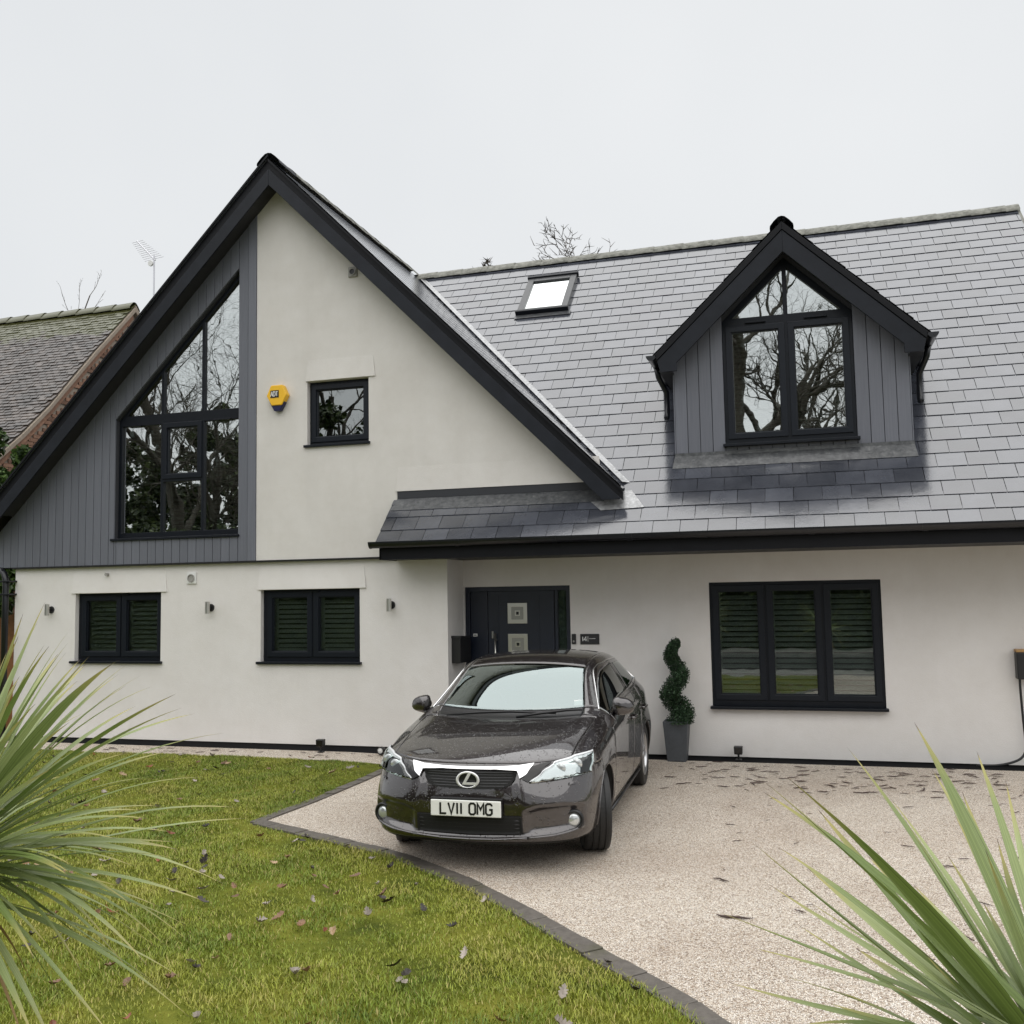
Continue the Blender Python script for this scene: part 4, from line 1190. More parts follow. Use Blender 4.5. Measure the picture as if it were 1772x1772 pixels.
# wipers
for pts in ([(-.50, 1.12, .985), (-.2, 1.10, 1.012), (.05, 1.13, 1.018), (.42, 1.20, .998)], [(.10, 1.12, .975), (.30, 1.15, 1.005), (.50, 1.24, 1.022), (.62, 1.30, 1.018)]):
    mb = MB(); mb.tube([Vector(p)+Vector((0, -.02, .004)) for p in pts], [.008, .012, .011, .006], 8); mb.build('wiper', 'car_black', car, smooth=True)
# door mirrors
for s in (1, -1):
    mb = MB(); n = 16; vs = []
    prof = [(.0, .06, .05), (.02, .092, .068), (.06, .105, .078), (.10, .100, .074), (.122, .085, .062)]
    # rounded shell swept along y, egg-shaped in x,z
    for (dy, hx, hz) in prof:
        for k in range(n):
            a = 2*math.pi*k/n
            ex = math.copysign(abs(math.cos(a))**.75, math.cos(a)); ez = math.copysign(abs(math.sin(a))**.8, math.sin(a))
            vs.append((s*(.905+hx*ex*(1 if ex > 0 else .75)-.01*ez), 1.56+dy+.025*ex, 1.018+hz*ez*(1-.22*ex)))
    fs = [(i*n+k, i*n+(k+1) % n, (i+1)*n+(k+1) % n, (i+1)*n+k) for i in range(4) for k in range(n)]+[tuple(range(n)), tuple(4*n+k for k in range(n))]
    mb.add(vs, fs); mo = mb.build('door_mirror', 'car_paint', car, smooth=True, bevel=0)
    mb = MB(); mb.tube([(s*.84, 1.64, .965), (s*.872, 1.63, .972), (s*.90, 1.62, .985)], [.022, .022, .026], 10); mb.build('mirror_stalk', 'car_black', mo, smooth=True)
    mb = MB(); vs = [(s*(.905+.078*math.cos(2*math.pi*k/n)), 1.6835+.02*math.cos(2*math.pi*k/n), 1.018+.056*math.sin(2*math.pi*k/n)) for k in range(n)]; mb.add(vs, [tuple(range(n))]); mb.build('mirror_glass', 'chrome', mo)
    # bright window surround
    def cp(b, a): return Vector((CAP[b][a][0]*s, CAP[b][a][1], CAP[b][a][2]))
    def lim(b): # approximate limit surface of the roof rail
        return cp(b, 4)
    pts = []
    for b, f_ in ((4, 0), (5, 0), (6, 0), (7, 0), (8, 0), (9, 0), (10, 0), (11, 0)):
        p = lim(b); hit = BV.find_nearest(p); pts.append(hit[0]+hit[1]*.004)
    pts += [BV.find_nearest(cp(11, 5))[0]+Vector((s*.006, 0, 0))]
    mb = MB(); mb.tube(smooth_path([tuple(p) for p in pts], 4), .0065, 6); mb.build('window_trim', 'chrome', car, smooth=True)
    pts = [BV.find_nearest(cp(b, 5))[0]+Vector((s*.005, 0, .004)) for b in (4, 5, 6, 7, 8, 9, 10, 11)]
    mb = MB(); mb.tube(smooth_path([tuple(p) for p in pts], 4), .006, 6); mb.build('window_trim', 'car_trim_gloss', car, smooth=True)
    for y in (2.40, 3.22):
        hit = BV.ray_cast(Vector((s*1.5, y, .83)), Vector((-s, 0, 0)))[0]
        mb = MB(); mb.tube([hit+Vector((0, -.09, 0)), hit+Vector((s*.030, -.07, .0)), hit+Vector((s*.033, .07, .004)), hit+Vector((0, .09, .004))], .012, 8); mb.build('door_handle', 'car_paint', car, smooth=True)
    # sill strip
    mb = MB(); mb.tube([(s*.846, 1.28, .222), (s*.850, 2.0, .224), (s*.850, 3.10, .226)], .014, 8); mb.build('sill_strip', 'car_black', car, smooth=True)
    # wheel arch lips
    for wy, wz in WHEELS:
        pts = []
        for k in range(25):
            a = R(-8+196*k/24); y = wy+.345*math.cos(a); z = wz+.345*math.sin(a)
            hit = BV.ray_cast(Vector((s*1.5, y, z)), Vector((-s, 0, 0)))[0]
            if hit: pts.append(hit+Vector((-s*.002, 0, 0)))
        mb = MB(); mb.tube(pts, .008, 6); mb.build('arch_lip', 'car_paint', car, smooth=True)
# wheels
def wheel(x, y, steer):
    s = 1 if x > 0 else -1
    prof = [(.205, -.092), (.245, -.100), (.285, -.104), (.303, -.098), (.311, -.080), (.312, -.052), (.304, -.050), (.304, -.040), (.312, -.038), (.312, -.004), (.304, -.002), (.304, .008), (.312, .010), (.312, .045), (.304, .047), (.304, .055), (.312, .057), (.311, .080), (.303, .098), (.285, .104), (.245, .100), (.205, .092)]
    mb = MB(); mb.lathe([(r_, h) for r_, h in prof], (0, 0, 0), 'X', 56)
    t = mb.build('wheel', 'tyre', car, smooth=False)
    t.location = (x, y, .312); t.rotation_euler = (0, 0, steer)
    mb = MB(); mb.lathe([(.214, .096*s), (.206, .100*s), (.198, .088*s), (.195, -.06*s), (.02, -.05*s)], (0, 0, 0), 'X', 40); rim = mb.build('rim', 'alloy', t, smooth=True)
    mb = MB()
    for k in range(5):
        for dlt in (-.16, .16):
            a = 2*math.pi*k/5+dlt; a0 = 2*math.pi*k/5+dlt*.3
            u = Vector((0, math.cos(a), math.sin(a))); u0_ = Vector((0, math.cos(a0), math.sin(a0))); nn = Vector((0, -math.sin(a), math.cos(a)))
            vs = [u0_*.035+nn*.016, u0_*.035-nn*.016, u*.202-nn*.020, u*.202+nn*.020]
            vs = [(v.x+.082*s+(.006*s if i < 2 else 0), v.y, v.z) for i, v in enumerate(vs)]+[(v.x+.050*s, v.y, v.z) for v in vs]
            mb.add(vs, [(0, 1, 2, 3), (7, 6, 5, 4), (0, 4, 5, 1), (1, 5, 6, 2), (2, 6, 7, 3), (3, 7, 4, 0)])
    mb.lathe([(0, .094*s), (.035, .092*s), (.042, .080*s), (.042, .04*s)], (0, 0, 0), 'X', 20)
    mb.build('spokes', 'alloy', t, bevel=.004)
for x in (.765, -.765):
    wheel(x, .90, R(17)); wheel(x, 3.50, 0)
# cabin: dashboard, seats, steering wheel, mirror, tax-disc sized sticker
mb = MB(); mb.prism([[(1.28, .75), (1.75, .75), (1.72, .95), (1.36, .985), (1.26, .95)]], 'X', -.66, .66); mb.build('dashboard', 'cabin', car, bevel=.03)
for s in (-1, 1):
    mb = MB(); mb.box(s*.36-.24, s*.36+.24, 2.45, 2.60, .45, 1.05).box(s*.36-.12, s*.36+.12, 2.50, 2.60, 1.07, 1.24).box(s*.36-.24, s*.36+.24, 2.0, 2.55, .38, .52); mb.build('seat', 'cabin', car, bevel=.04)
mb = MB(); mb.lathe([(.175, 0), (.185, .012), (.195, 0), (.185, -.012), (.175, 0)], (0, 0, 0), 'Y', 28); sw_ = mb.build('steering_wheel', 'cabin', car, smooth=True); sw_.location = (-.36, 1.83, .95); sw_.rotation_euler = (R(-22), 0, 0)
mb = MB(); mb.box(-.12, .12, 1.83, 1.86, 1.26, 1.33); mb.build('interior_mirror', 'grey_plastic', car, bevel=.015)
mb = MB(); mb.add([(.535, 1.385, 1.045), (.60, 1.42, 1.045), (.595, 1.455, 1.085), (.53, 1.42, 1.085)], [(0, 1, 2, 3)]); mb.build('window_sticker', 'white_paint', car)

# ------------------------------------------------------------------ fittings on and by the walls
for x, lab in ((-5.827, 'steel up-and-down wall light left of the leftmost ground floor window'), (-3.293, 'steel up-and-down wall light between the two small ground floor windows'), (-.734, 'steel up-and-down wall light nearest the porch corner')):
    t = thing('wall_light', lab, 'wall light', (x, .05, 1.84), 0, 'steel wall lights on the gable wall')
    mb = MB(); mb.lathe([(0, 0), (.031, 0), (.031, .155), (.026, .155), (.026, .145), (0, .145)], (0, -.085, 0), 'Z', 24); mb.build('lamp_tube', 'steel', t, smooth=False)
    mb = MB(); mb.lathe([(0, -.02), (.045, -.02), (.05, 0)], (0, 0, .075), 'Y', 24).tube([(0, -.06, .075), (0, -.01, .075)], .014, 10); mb.build('wall_mount', 'black_plastic', t)
# alarm bell box
t = thing('alarm_box', 'yellow and navy hexagonal alarm bell box on the gable wall', 'alarm box', (-2.262, 0, 4.43))
HX = [(-.075, .07), (.075, .07), (.150, .20), (.085, .335), (-.085, .335), (-.150, .20)]
FX = [(-.100, .105), (.045, .115), (.102, .215), (.060, .325), (-.075, .33), (-.145, .205)]
mb = MB(); vs = [(x, 0, z) for x, z in HX]+[(x*.97, -.085, z) for x, z in HX]
mb.add(vs, [(0, 1, 2, 3, 4, 5), (11, 10, 9, 8, 7, 6)]+[(i, (i+1) % 6, 6+(i+1) % 6, 6+i) for i in range(6)]); mb.build('cover', 'yellow_box', t, bevel=.010)
mb = MB(); BX = [(-.042, 0), (.042, 0), (.110, .115), (-.110, .115)]
mb.prism([BX], 'Y', -.070, -.002); mb.build('strobe_base', 'navy_box', t, bevel=.006)
mb = MB(); mb.box(-.085, .035, -.089, -.0855, .170, .265); lg = mb.build('logo_panel', 'plate_black', t)
mb = MB(); strokes(mb, 'ADT', -.080, .189, .030, .058, .0065, .0085, -.0925, -.0885, {'T': .95}); mb.build('logo_lettering', 'white_paint', lg)
# letter box on the return wall
t = thing('letter_box', 'black wall letter box on the side wall left of the front door', 'letter box', (0, .36, 1.195))
mb = MB(); mb.box(.001, .115, -.19, .21, 0, .30); mb.build('box_body', 'black_plastic', t, bevel=.006)
mb = MB(); mb.prism([[(-.20, .30), (.22, .30), (.22, .312), (-.20, .335)]], 'X', .001, .125); mb.build('box_lid', 'black_plastic', t, bevel=.004)
# keypad and house number
t = thing('door_bell', 'slim black door bell between the door and the number sign', 'door bell', (1.43, .633, 1.40))
mb = MB(); mb.box(-.026, .026, -.028, 0, 0, .125); mb.build('bell_body', 'black_plastic', t, bevel=.008)
mb = MB(); mb.lathe([(0, -.031), (.012, -.031), (.012, -.027)], (0, 0, .035), 'Y', 16); mb.build('bell_button', 'grey_plastic', t)
t = thing('house_number_sign', 'black house number plaque reading 14 right of the front door', 'sign', (1.51, .633, 1.398))
mb = MB(); mb.box(0, .235, -.016, 0, 0, .125); mb.build('plaque', 'car_trim_gloss', t, bevel=.004)
mb = MB(); strokes(mb, '1', .022, .040, .020, .052, 0, .0085, -.0195, -.0155); strokes(mb, '4', .046, .040, .034, .052, 0, .0085, -.0195, -.0155); mb.build('digits', 'white_paint', t)
mb = MB(); mb.box(.094, .099, -.0185, -.0155, .034, .096); mb.box(.112, .190, -.0185, -.0155, .066, .071); mb.build('divider', 'white_plastic', t)
# charger
t = thing('car_charger', 'black electric car charger with wooden top and hanging cable at the right edge', 'charger', (6.47, .633, .04))
mb = MB(); mb.box(-.165, .165, -.13, 0, .98, 1.27); mb.build('charger_body', 'black_plastic', t, bevel=.012)
mb = MB(); mb.box(-.165, .165, -.135, 0, 1.271, 1.30); mb.build('wooden_cap', 'oak_wood', t, bevel=.004)
mb = MB(); mb.lathe([(0, -.134), (.012, -.134), (.012, -.128)], (0, 0, 1.03), 'Y', 14); mb.build('status_lamp', 'white_paint', t)
mb = MB(); mb.tube(smooth_path([(-.135, -.07, .99), (-.135, -.07, .85), (-.125, -.07, .55), (-.115, -.07, .30), (-.135, -.08, .19), (-.22, -.10, .12), (-.40, -.13, .075), (-.62, -.16, .072)], 6), .013, 10); mb.build('cable', 'black_plastic', t, smooth=True)
# little black garden flood lamps
def flood(x, y, z, lab, rz=0):
    t = thing('flood_lamp', lab, 'flood lamp', (x, y, z), rz, 'small black flood lamps at the foot of the walls')
    mb = MB(); mb.prism([[(-.045, .07), (.045, .07), (.050, .16), (-.050, .16)]], 'Y', -.06, .02); mb.build('lamp_head', 'black_plastic', t, bevel=.008)
    mb = MB(); mb.box(-.038, .038, -.064, -.059, .08, .15); mb.build('lamp_glass', 'car_trim_gloss', t)
    mb = MB(); mb.tube([(0, -.01, 0), (0, -.01, .08)], .012, 8).box(-.035, .035, -.04, .02, 0, .012); mb.build('stake', 'black_plastic', t)
flood(3.36, .50, .085, 'small black flood lamp on the ground under the wide right window')
flood(-1.62, -.10, .125, 'small black flood lamp at the foot of the gable wall left of the car')
t = thing('spot_lamp', 'small round spot lamp with pale lens lying by the wall left of the car', 'spot lamp', (-.80, -.14, .125))
mb = MB(); mb.lathe([(0, .05), (.035, .05), (.045, .0), (.045, -.045), (.036, -.045), (.036, -.03)], (0, 0, .055), 'Y', 20); mb.build('lamp_head', 'black_plastic', t)
mb = MB(); mb.lathe([(0, -.04), (.025, -.038), (.036, -.032)], (0, 0, .055), 'Y', 20); mb.build('lens', 'white_plastic', t, smooth=True)
mb = MB(); mb.box(-.02, .02, -.02, .02, 0, .03); mb.build('foot', 'black_plastic', t)

# spiral topiary in a tall grey planter
PX, PY = 2.683, .36
t = thing('potted_topiary', 'dark green spiral topiary in a tall tapered grey planter', 'potted plant', (PX, PY, .085))
simple('planter_grey', (.060, .066, .074), .55, vary=.2, nscale=14, bump=.15, bscale=60)
mb = MB()
def ringsq(h, z): return [(-h, -h, z), (h, -h, z), (h, h, z), (-h, h, z)]
mb.add(ringsq(.106, 0)+ringsq(.144, .455)+ringsq(.124, .455)+ringsq(.12, .42), [(3, 2, 1, 0)]+[(4*k+i, 4*k+(i+1) % 4, 4*k+4+(i+1) % 4, 4*k+4+i) for k in range(3) for i in range(4)]+[(12, 13, 14, 15)])
mb.build('planter', 'planter_grey', t, bevel=.006)
mb = MB(); mb.tube([(0, 0, .42), (.01, 0, .9), (0, 0, 1.34)], [.016, .013, .008], 8); mb.build('stem', 'bark', t)
vs, fs = [], []
def leaf_quad(p, size, vs, fs, rn=rnd, el=1.5):
    d = Vector((rn.gauss(0, 1), rn.gauss(0, 1), rn.gauss(0, 1))).normalized()
    u = d.orthogonal().normalized(); u.rotate(Matrix.Rotation(rn.uniform(0, 6.28), 3, d)); v = d.cross(u)
    a, b = u*size*el/2, v*size/2; o = len(vs)
    vs += [tuple(p-a), tuple(p-b*.9+d*size*.1), tuple(p+a), tuple(p+b*.9-d*size*.1)]; fs.append((o, o+1, o+2, o+3))
for i in range(15000):
    u = rnd.random()**1.15
    z = .44+.92*u
    rad = .060*(1-u)**.5+.022
    tube = .090*(1-u)**.65+.058
    ang = 2*math.pi*(2.05*u)+math.pi*1.62
    c = Vector((rad*math.cos(ang), rad*math.sin(ang), z))
    d = Vector((rnd.gauss(0, 1), rnd.gauss(0, 1), rnd.gauss(0, .75))).normalized()*tube*(rnd.random()**.33)*rnd.uniform(.9, 1.08)
    p = c+d
    if p.z < .43: p.z = .43+rnd.random()*.02
    leaf_quad(p, rnd.uniform(.011, .019), vs, fs)
mb = MB(); mb.add(vs, fs); mb.build('foliage', 'topiary', t, fix=False)

# ------------------------------------------------------------------ neighbour's house
NX = -9.0
nb = thing('neighbour_house', 'old brick house with mossy brown tiled roof behind the left gable slope', 'house', (NX, 5.8, 0))
def nloc(p): return (p[0]-NX, p[1]-5.8, p[2])
PROF = [(5.8, 8.12), (4.63, 6.91), (3.43, 5.60), (2.83, 5.02), (1.9, 4.22)]          # y, z along the front slope
def prof_at(s):
    for (a, b) in zip(PROF, PROF[1:]):
        L = math.hypot(a[0]-b[0], a[1]-b[1])
        if s <= L or b == PROF[-1]:
            t_ = s/L; return a[0]+(b[0]-a[0])*t_, a[1]+(b[1]-a[1])*t_, math.atan2(a[1]-b[1], a[0]-b[0])
        s -= L
poly = [(1.9, 4.10), (2.83, 4.92), (3.43, 5.50), (4.63, 6.81), (5.8, 8.02), (9.7, 4.1), (9.7, 0), (1.9, 0)]
mb = MB(); mb.prism([[(a-5.8, b) for a, b in poly]], 'X', -.6, -.075); wl = mb.build('brick_wall', 'mortar', nb)
mb = MB(); mb.prism([[(1.9-5.8, 4.1), (2.83-5.8, 4.92), (3.43-5.8, 5.5), (4.63-5.8, 6.81), (0, 8.03), (3.9, 4.1)]], 'X', -9.4, -.08); mb.build('roof_deck', 'underlay', nb)
# bricks of the gable, courses of stretchers with a few headers
bme_ = MB(); bme_.box(0, .018, 0, .215, 0, .065); bm1 = bpy.data.meshes.new('brick'); bm1.from_pydata(bme_.v, [], bme_.f); bm1.materials.append(M['brick'])
def verge_z(y):
    for (a, b) in zip(PROF, PROF[1:]):
        if b[0] <= y <= a[0]: return b[1]+(a[1]-b[1])*(y-b[0])/(a[0]-b[0])
    return 8.12-(y-5.8)*1.05 if y > 5.8 else 4.2
bl = []
for k in range(100):
    z = 1.0+k*.075
    y = 1.9-(.1125 if k % 2 else 0)
    while y < 7.6:
        if y+.21 < 7.6 and z+.075 < min(verge_z(max(1.91, y)), verge_z(y+.215))-.17: bl.append((y, z))
        y += .225
def bvis(c):
    p = to_px((NX-.06, c[0]+.1, c[1])); return p
bl.sort(key=lambda c: abs(c[1]-(verge_z(max(1.91, min(7.5, c[0]+.1)))-.5)))
rest = MB()
for i, (y, z) in enumerate(bl):
    off = -.070+rnd.uniform(0, .004)
    if i < 300:
        o = bpy.data.objects.new('brick', bm1); COL.objects.link(o); o.parent = wl; o.location = (off, y-5.8, z)
    else: rest.add([(a+off, b+y-5.8, c_+z) for a, b, c_ in bme_.v], bme_.f)
stuff(rest.build('brick_courses', 'brick', wl))
# plain tiles
tme_ = MB(); tme_.box(-.078, .078, 0, .20, 0, .017)
tvs = [(x, y, z+.006*(1-(x/.08)**2)) for x, y, z in tme_.v]
tm = bpy.data.meshes.new('roof_tile'); tm.from_pydata(tvs, [], tme_.f); tm.materials.append(M['old_tile'])
nroof = MB(); nroof.box(-9.3, -.02, -.01, .0, 8.00, 8.02); nroof = nroof.build('tiled_roof', 'old_tile', nb)
tl = []
S = sum(math.hypot(a[0]-b[0], a[1]-b[1]) for a, b in zip(PROF, PROF[1:]))
k = 0
while k*.1 < S-.05:
    y, z, an = prof_at(max(0, S-.02-k*.1))
    for j in range(48):
        x = -.085-j*.166-(.083 if k % 2 else 0)
        tl.append((x, y, z, an))
    k += 1
def tvis(c):
    p = to_px((NX+c[0], c[1], c[2])); return 0 if -10 < p[0] < 400 and p[1] < 790 else 1
tl.sort(key=lambda c: (tvis(c), (Vector((NX+c[0], c[1], c[2]))-CAM).length))
rest = MB()
for i, (x, y, z, an) in enumerate(tl):
    eu = Euler((an-R(5.5)+R(rnd.uniform(-2.2, 2.2)), R(rnd.uniform(-2, 2)), R(rnd.uniform(-1.5, 1.5))))
    lift = .022+rnd.uniform(-.003, .004)
    base = Vector((x, y-5.8, z))+Vector((0, -math.sin(an), math.cos(an)))*lift
    if i < 300:
        o = bpy.data.objects.new('roof_tile', tm); COL.objects.link(o); o.parent = nroof; o.location = base; o.rotation_euler = eu
    else:
        mt = eu.to_matrix(); rest.add([base+mt @ Vector(v) for v in tvs], tme_.f)
stuff(rest.build('tile_courses', 'old_tile', nroof))
for j in range(20):
    mb = MB(); x0 = -.0-j*.45
    mb.add([(x, a_, 8.205+b_*1.1+.02*(x == x0)) for x in (x0, x0-.46) for a_, b_ in RPROF], [(i, i+1, 10+i, 9+i) for i in range(8)]); mb.build('ridge_tile', 'old_tile', nroof, smooth=True, fix=False)
# verge undercloak along the front slope
for (a, b) in zip(PROF, PROF[1:]):
    mb = MB(); mb.add([(dx, p[0]-5.8, p[1]+dz) for dx in (-.10, .03) for p in (a, b) for dz in (-.10, -.01)], [(0, 1, 3, 2), (4, 6, 7, 5), (0, 4, 5, 1), (2, 3, 7, 6), (0, 2, 6, 4), (1, 5, 7, 3)]); mb.build('verge', 'mortar', nb)
    mb = MB(); mb.add([(dx, p[0]-5.8, p[1]+dz) for dx in (-.075, -.035) for p in (a, b) for dz in (-.26, -.105)], [(0, 1, 3, 2), (4, 6, 7, 5), (0, 4, 5, 1), (2, 3, 7, 6), (0, 2, 6, 4), (1, 5, 7, 3)]); mb.build('brick_soldier_band', 'brick', nb)
mb = MB(); mb.add([(dx, p[0]-5.8, p[1]+dz) for dx in (-.10, .03) for p in ((5.8, 8.12), (7.6, 6.23)) for dz in (-.10, .03)], [(0, 1, 3, 2), (4, 6, 7, 5), (0, 4, 5, 1), (2, 3, 7, 6), (0, 2, 6, 4), (1, 5, 7, 3)]); mb.build('verge', 'mortar', nb)

# TV aerial beyond the neighbour's roof
at_ = [Vector((-10.93, 9, 7.0)), Vector((-10.94, 9, 10.45))]
t = thing('tv_aerial', 'thin television aerial on a mast above the neighbour roof', 'aerial', (-10.93, 9, 5.5))
mb = MB(); mb.tube([(0, 0, 0), (-.01, 0, 5.02)], .020, 8); mb.build('mast', 'aluminium', t)
b0, b1 = Vector((.10, -.05, 4.80)), Vector((-.60, .1, 5.50)); b0 = Vector((.02, 0, 4.90))
mb = MB(); mb.tube([b0, b1], .018, 6); mb.build('boom', 'aluminium', t)
el = (b1-b0).normalized(); nn = Vector((.75, .2, .18)).normalized()
for k in range(11):
    p = b0.lerp(b1, .06+.9*k/10); L = .24-.010*k
    mb = MB(); mb.tube([p-nn*L, p+nn*L], .006, 5); mb.build('element', 'aluminium', t)
mb = MB(); mb.lathe([(0, -.02), (.07, -.02), (.07, .02), (0, .02)], (-.09, -.03, 4.82), 'Y', 16); mb.build('junction_box', 'white_plastic', t)

# ------------------------------------------------------------------ trees and shrubs
def tree_mesh(seed, height, trunk_r, rmin=.004, levels=5, spread=.9, wander=.35, first=.28, nside=7, kids=(4, 5, 5, 4, 3), upb=.25, lean=(0, 0), shrink=.62):
    rn = random.Random(seed); V, Fc = [], []
    def tube(path, rad, n):
        o = len(V); up = Vector((1, 0, 0)); N = len(path)
        for i, p in enumerate(path):
            t_ = (path[min(i+1, N-1)]-path[max(i-1, 0)]).normalized()
            a = t_.cross(up)
            a = a.normalized() if a.length > .05 else t_.orthogonal().normalized()
            b = t_.cross(a)
            for k in range(n):
                an = 2*math.pi*k/n; V.append(tuple(p+(a*math.cos(an)+b*math.sin(an))*rad[i]))
        for i in range(N-1):
            for k in range(n): Fc.append((o+i*n+k, o+i*n+(k+1) % n, o+(i+1)*n+(k+1) % n, o+(i+1)*n+k))
    def grow(p, d, L, r_, lev):
        n = max(3, nside-lev*2+1); segs = max(4, 9-lev)
        path, rad = [p.copy()], [r_]; dirs = [d.copy()]
        for i in range(segs):
            d = (d+Vector((rn.gauss(0, 1), rn.gauss(0, 1), rn.gauss(0, 1)))*wander*(.45 if lev == 0 else .62)/math.sqrt(segs)*1.6+Vector((0, 0, upb*.12))).normalized()
            p = p+d*(L/segs); path.append(p.copy()); dirs.append(d.copy()); rad.append(r_*(1-.72*(i+1)/segs))
        tube(path, rad, n)
        if lev >= levels: return
        k = kids[lev]
        for j in range(k):
            f = (first+(1-first)*(j+rn.uniform(.2, .8))/k) if lev == 0 else (.2+.8*(j+rn.uniform(.1, .9))/k)
            i = min(segs, max(1, int(round(f*segs)))); bd = dirs[i]
            side = bd.orthogonal().normalized(); side.rotate(Matrix.Rotation(rn.uniform(0, 6.283), 3, bd))
            nd = (bd*(1-.3*spread)+side*spread*rn.uniform(.7, 1.15)+Vector((0, 0, upb*.5))).normalized()
            grow(path[i], nd, L*shrink*rn.uniform(.75, 1.15)*(1-.25*f), max(rmin, rad[i]*rn.uniform(.5, .72)), lev+1)
    grow(Vector((0, 0, 0)), Vector((lean[0], lean[1], 1)).normalized(), height*.62, trunk_r, 0)
    return V, Fc
def bare_tree(name, label, loc, mat, twig=None, **kw):
    t = thing(name, label, 'tree', loc, 0, 'bare winter trees')
    V, Fc = tree_mesh(**kw)
    n1 = 10*8
    o = fast_mesh('branches', V, Fc, mat, t); o.data.polygons.foreach_set('use_smooth', [True]*len(Fc))
    return t
bare_tree('bare_tree', 'bare leafless tree crown showing just over the slate ridge', (-.1, 17, -1.5), 'bark_far', seed=5, height=13.9, trunk_r=.55, rmin=.013, levels=5, spread=.85, kids=(8, 6, 5, 4, 3), first=.4)
bare_tree('bare_tree', 'smaller bare crown over the ridge right of the other bare crown', (1.3, 18.5, -1.2), 'bark_far', seed=9, height=13.6, trunk_r=.45, rmin=.013, levels=5, spread=.85, kids=(8, 6, 5, 4, 3), first=.4)
bare_tree('bare_tree', 'thin bare tree tip above the mossy neighbour roof', (-19.85, 16, -.1), 'bark_far', seed=12, height=21.6, trunk_r=.07, rmin=.006, levels=3, spread=.55, kids=(16, 5, 4, 3), first=.3, wander=.2, shrink=.2)
def foliage_tree(t, n, cen, rad, size, mat, seed, el=1.6, name='crown'):
    rn = random.Random(seed); vs, fs = [], []
    clumps = []
    for _ in range(46):
        d = Vector((rn.gauss(0, 1), rn.gauss(0, 1), rn.gauss(0, 1))).normalized()*rn.random()**.4
        clumps.append((Vector((cen[0]+d.x*rad[0], cen[1]+d.y*rad[1], cen[2]+d.z*rad[2])), rn.uniform(.22, .42)*min(rad)))
    for i in range(n):
        c, r_ = rn.choice(clumps)
        d = Vector((rn.gauss(0, 1), rn.gauss(0, 1), rn.gauss(0, 1))).normalized()*r_*rn.random()**.4
        leaf_quad(c+d, size*rn.uniform(.7, 1.3), vs, fs, rn, el)
    mb = MB(); mb.add(vs, fs); return mb.build(name, mat, t, fix=False)
t = thing('evergreen_shrub', 'glossy evergreen shrub between the neighbour brick wall and the left eave', 'shrub', (-8.35, 1.4, -.1))
mb = MB(); mb.tube([(0, 0, 0), (.05, 0, 2.0), (0, 0, 4.2)], [.07, .05, .02], 8); mb.build('trunk', 'bark', t)
foliage_tree(t, 15000, (.20, 0, 3.95), (.70, .7, 1.25), .085, 'evergreen', 3)
foliage_tree(t, 8000, (.25, -.05, 2.75), (.8, .5, .85), .085, 'evergreen', 5, name='lower_crown')
t = thing('twiggy_bush', 'small tuft of dense brown twigs peeping over the ridge left of the bare tree', 'shrub', (-4.7, 16, -.1))
mb = MB(); mb.tube([(0, 0, 0), (0, 0, 11.8)], [.2, .02], 8); mb.build('trunk', 'bark', t)
foliage_tree(t, 420, (.15, 0, 11.35), (.42, .5, .6), .05, 'bark_far', 8, 7)
# fence between the houses
t = thing('garden_fence', 'short stretch of brown wooden fence behind the left downpipe', 'fence', (-8.0, 1.9, -.1))
for k in range(9):
    mb = MB(); mb.box(-1.2+k*.28, -1.2+k*.28+.27, 0, .02, .05, 1.95); mb.build('fence_board', 'fence_wood', t)
mb = MB(); mb.box(-1.25, 1.33, .022, .06, .4, .46).box(-1.25, 1.33, .022, .06, 1.5, 1.56); mb.build('rail', 'fence_wood', t)

# across the road, seen only as reflections in the panes
bare_tree('oak_tree', 'large bare oak across the road, mirrored in the dormer window', (2.0, -23, -.1), 'bark', seed=21, height=19, trunk_r=.55, levels=5, spread=1.0, wander=.5, kids=(8, 6, 5, 5, 3), first=.22)
bare_tree('oak_tree', 'bare oak across the road, mirrored in the right half of the dormer window', (7.4, -27, -.1), 'bark', seed=33, height=20, trunk_r=.5, levels=5, spread=1.0, wander=.55, kids=(8, 6, 5, 5, 3), first=.2)
bare_tree('oak_tree', 'bare tree across the road, mirrored in the tall gable window', (-18.4, -21.5, -.1), 'bark', seed=44, height=21, trunk_r=.34, levels=5, spread=.8, wander=.4, kids=(12, 6, 6, 5, 3), first=.12)
bare_tree('oak_tree', 'bare tree farther along the road, mirrored in the small gable window', (-15.5, -28, -.1), 'bark', seed=55, height=18, trunk_r=.40, levels=5, spread=.95, wander=.5, kids=(8, 6, 5, 4, 3), first=.2)
def hedge(x0, x1, y, h, seed, lab):
    t = thing('hedge', lab, 'hedge', ((x0+x1)/2, y, -.1), 0, 'hedges across the road')
    rn = random.Random(seed); L = (x1-x0)/2; vs, fs = [], []
    mb = MB(); mb.box(-L, L, -.5, .5, 0, h-.35); mb.build('hedge_core', 'hedge', t)
    for i in range(int(700*(x1-x0))):
        x = rn.uniform(-L, L); top = h+.35*math.sin(x*.9+seed)+.25*math.sin(x*2.3)
        z = rn.uniform(0, 1)**.8*top; leaf_quad(Vector((x, .55+rn.gauss(0, .16), z)), rn.uniform(.08, .16), vs, fs, rn)
    mb = MB(); mb.add(vs, fs); mb.build('hedge_leaves', 'hedge', t, fix=False)
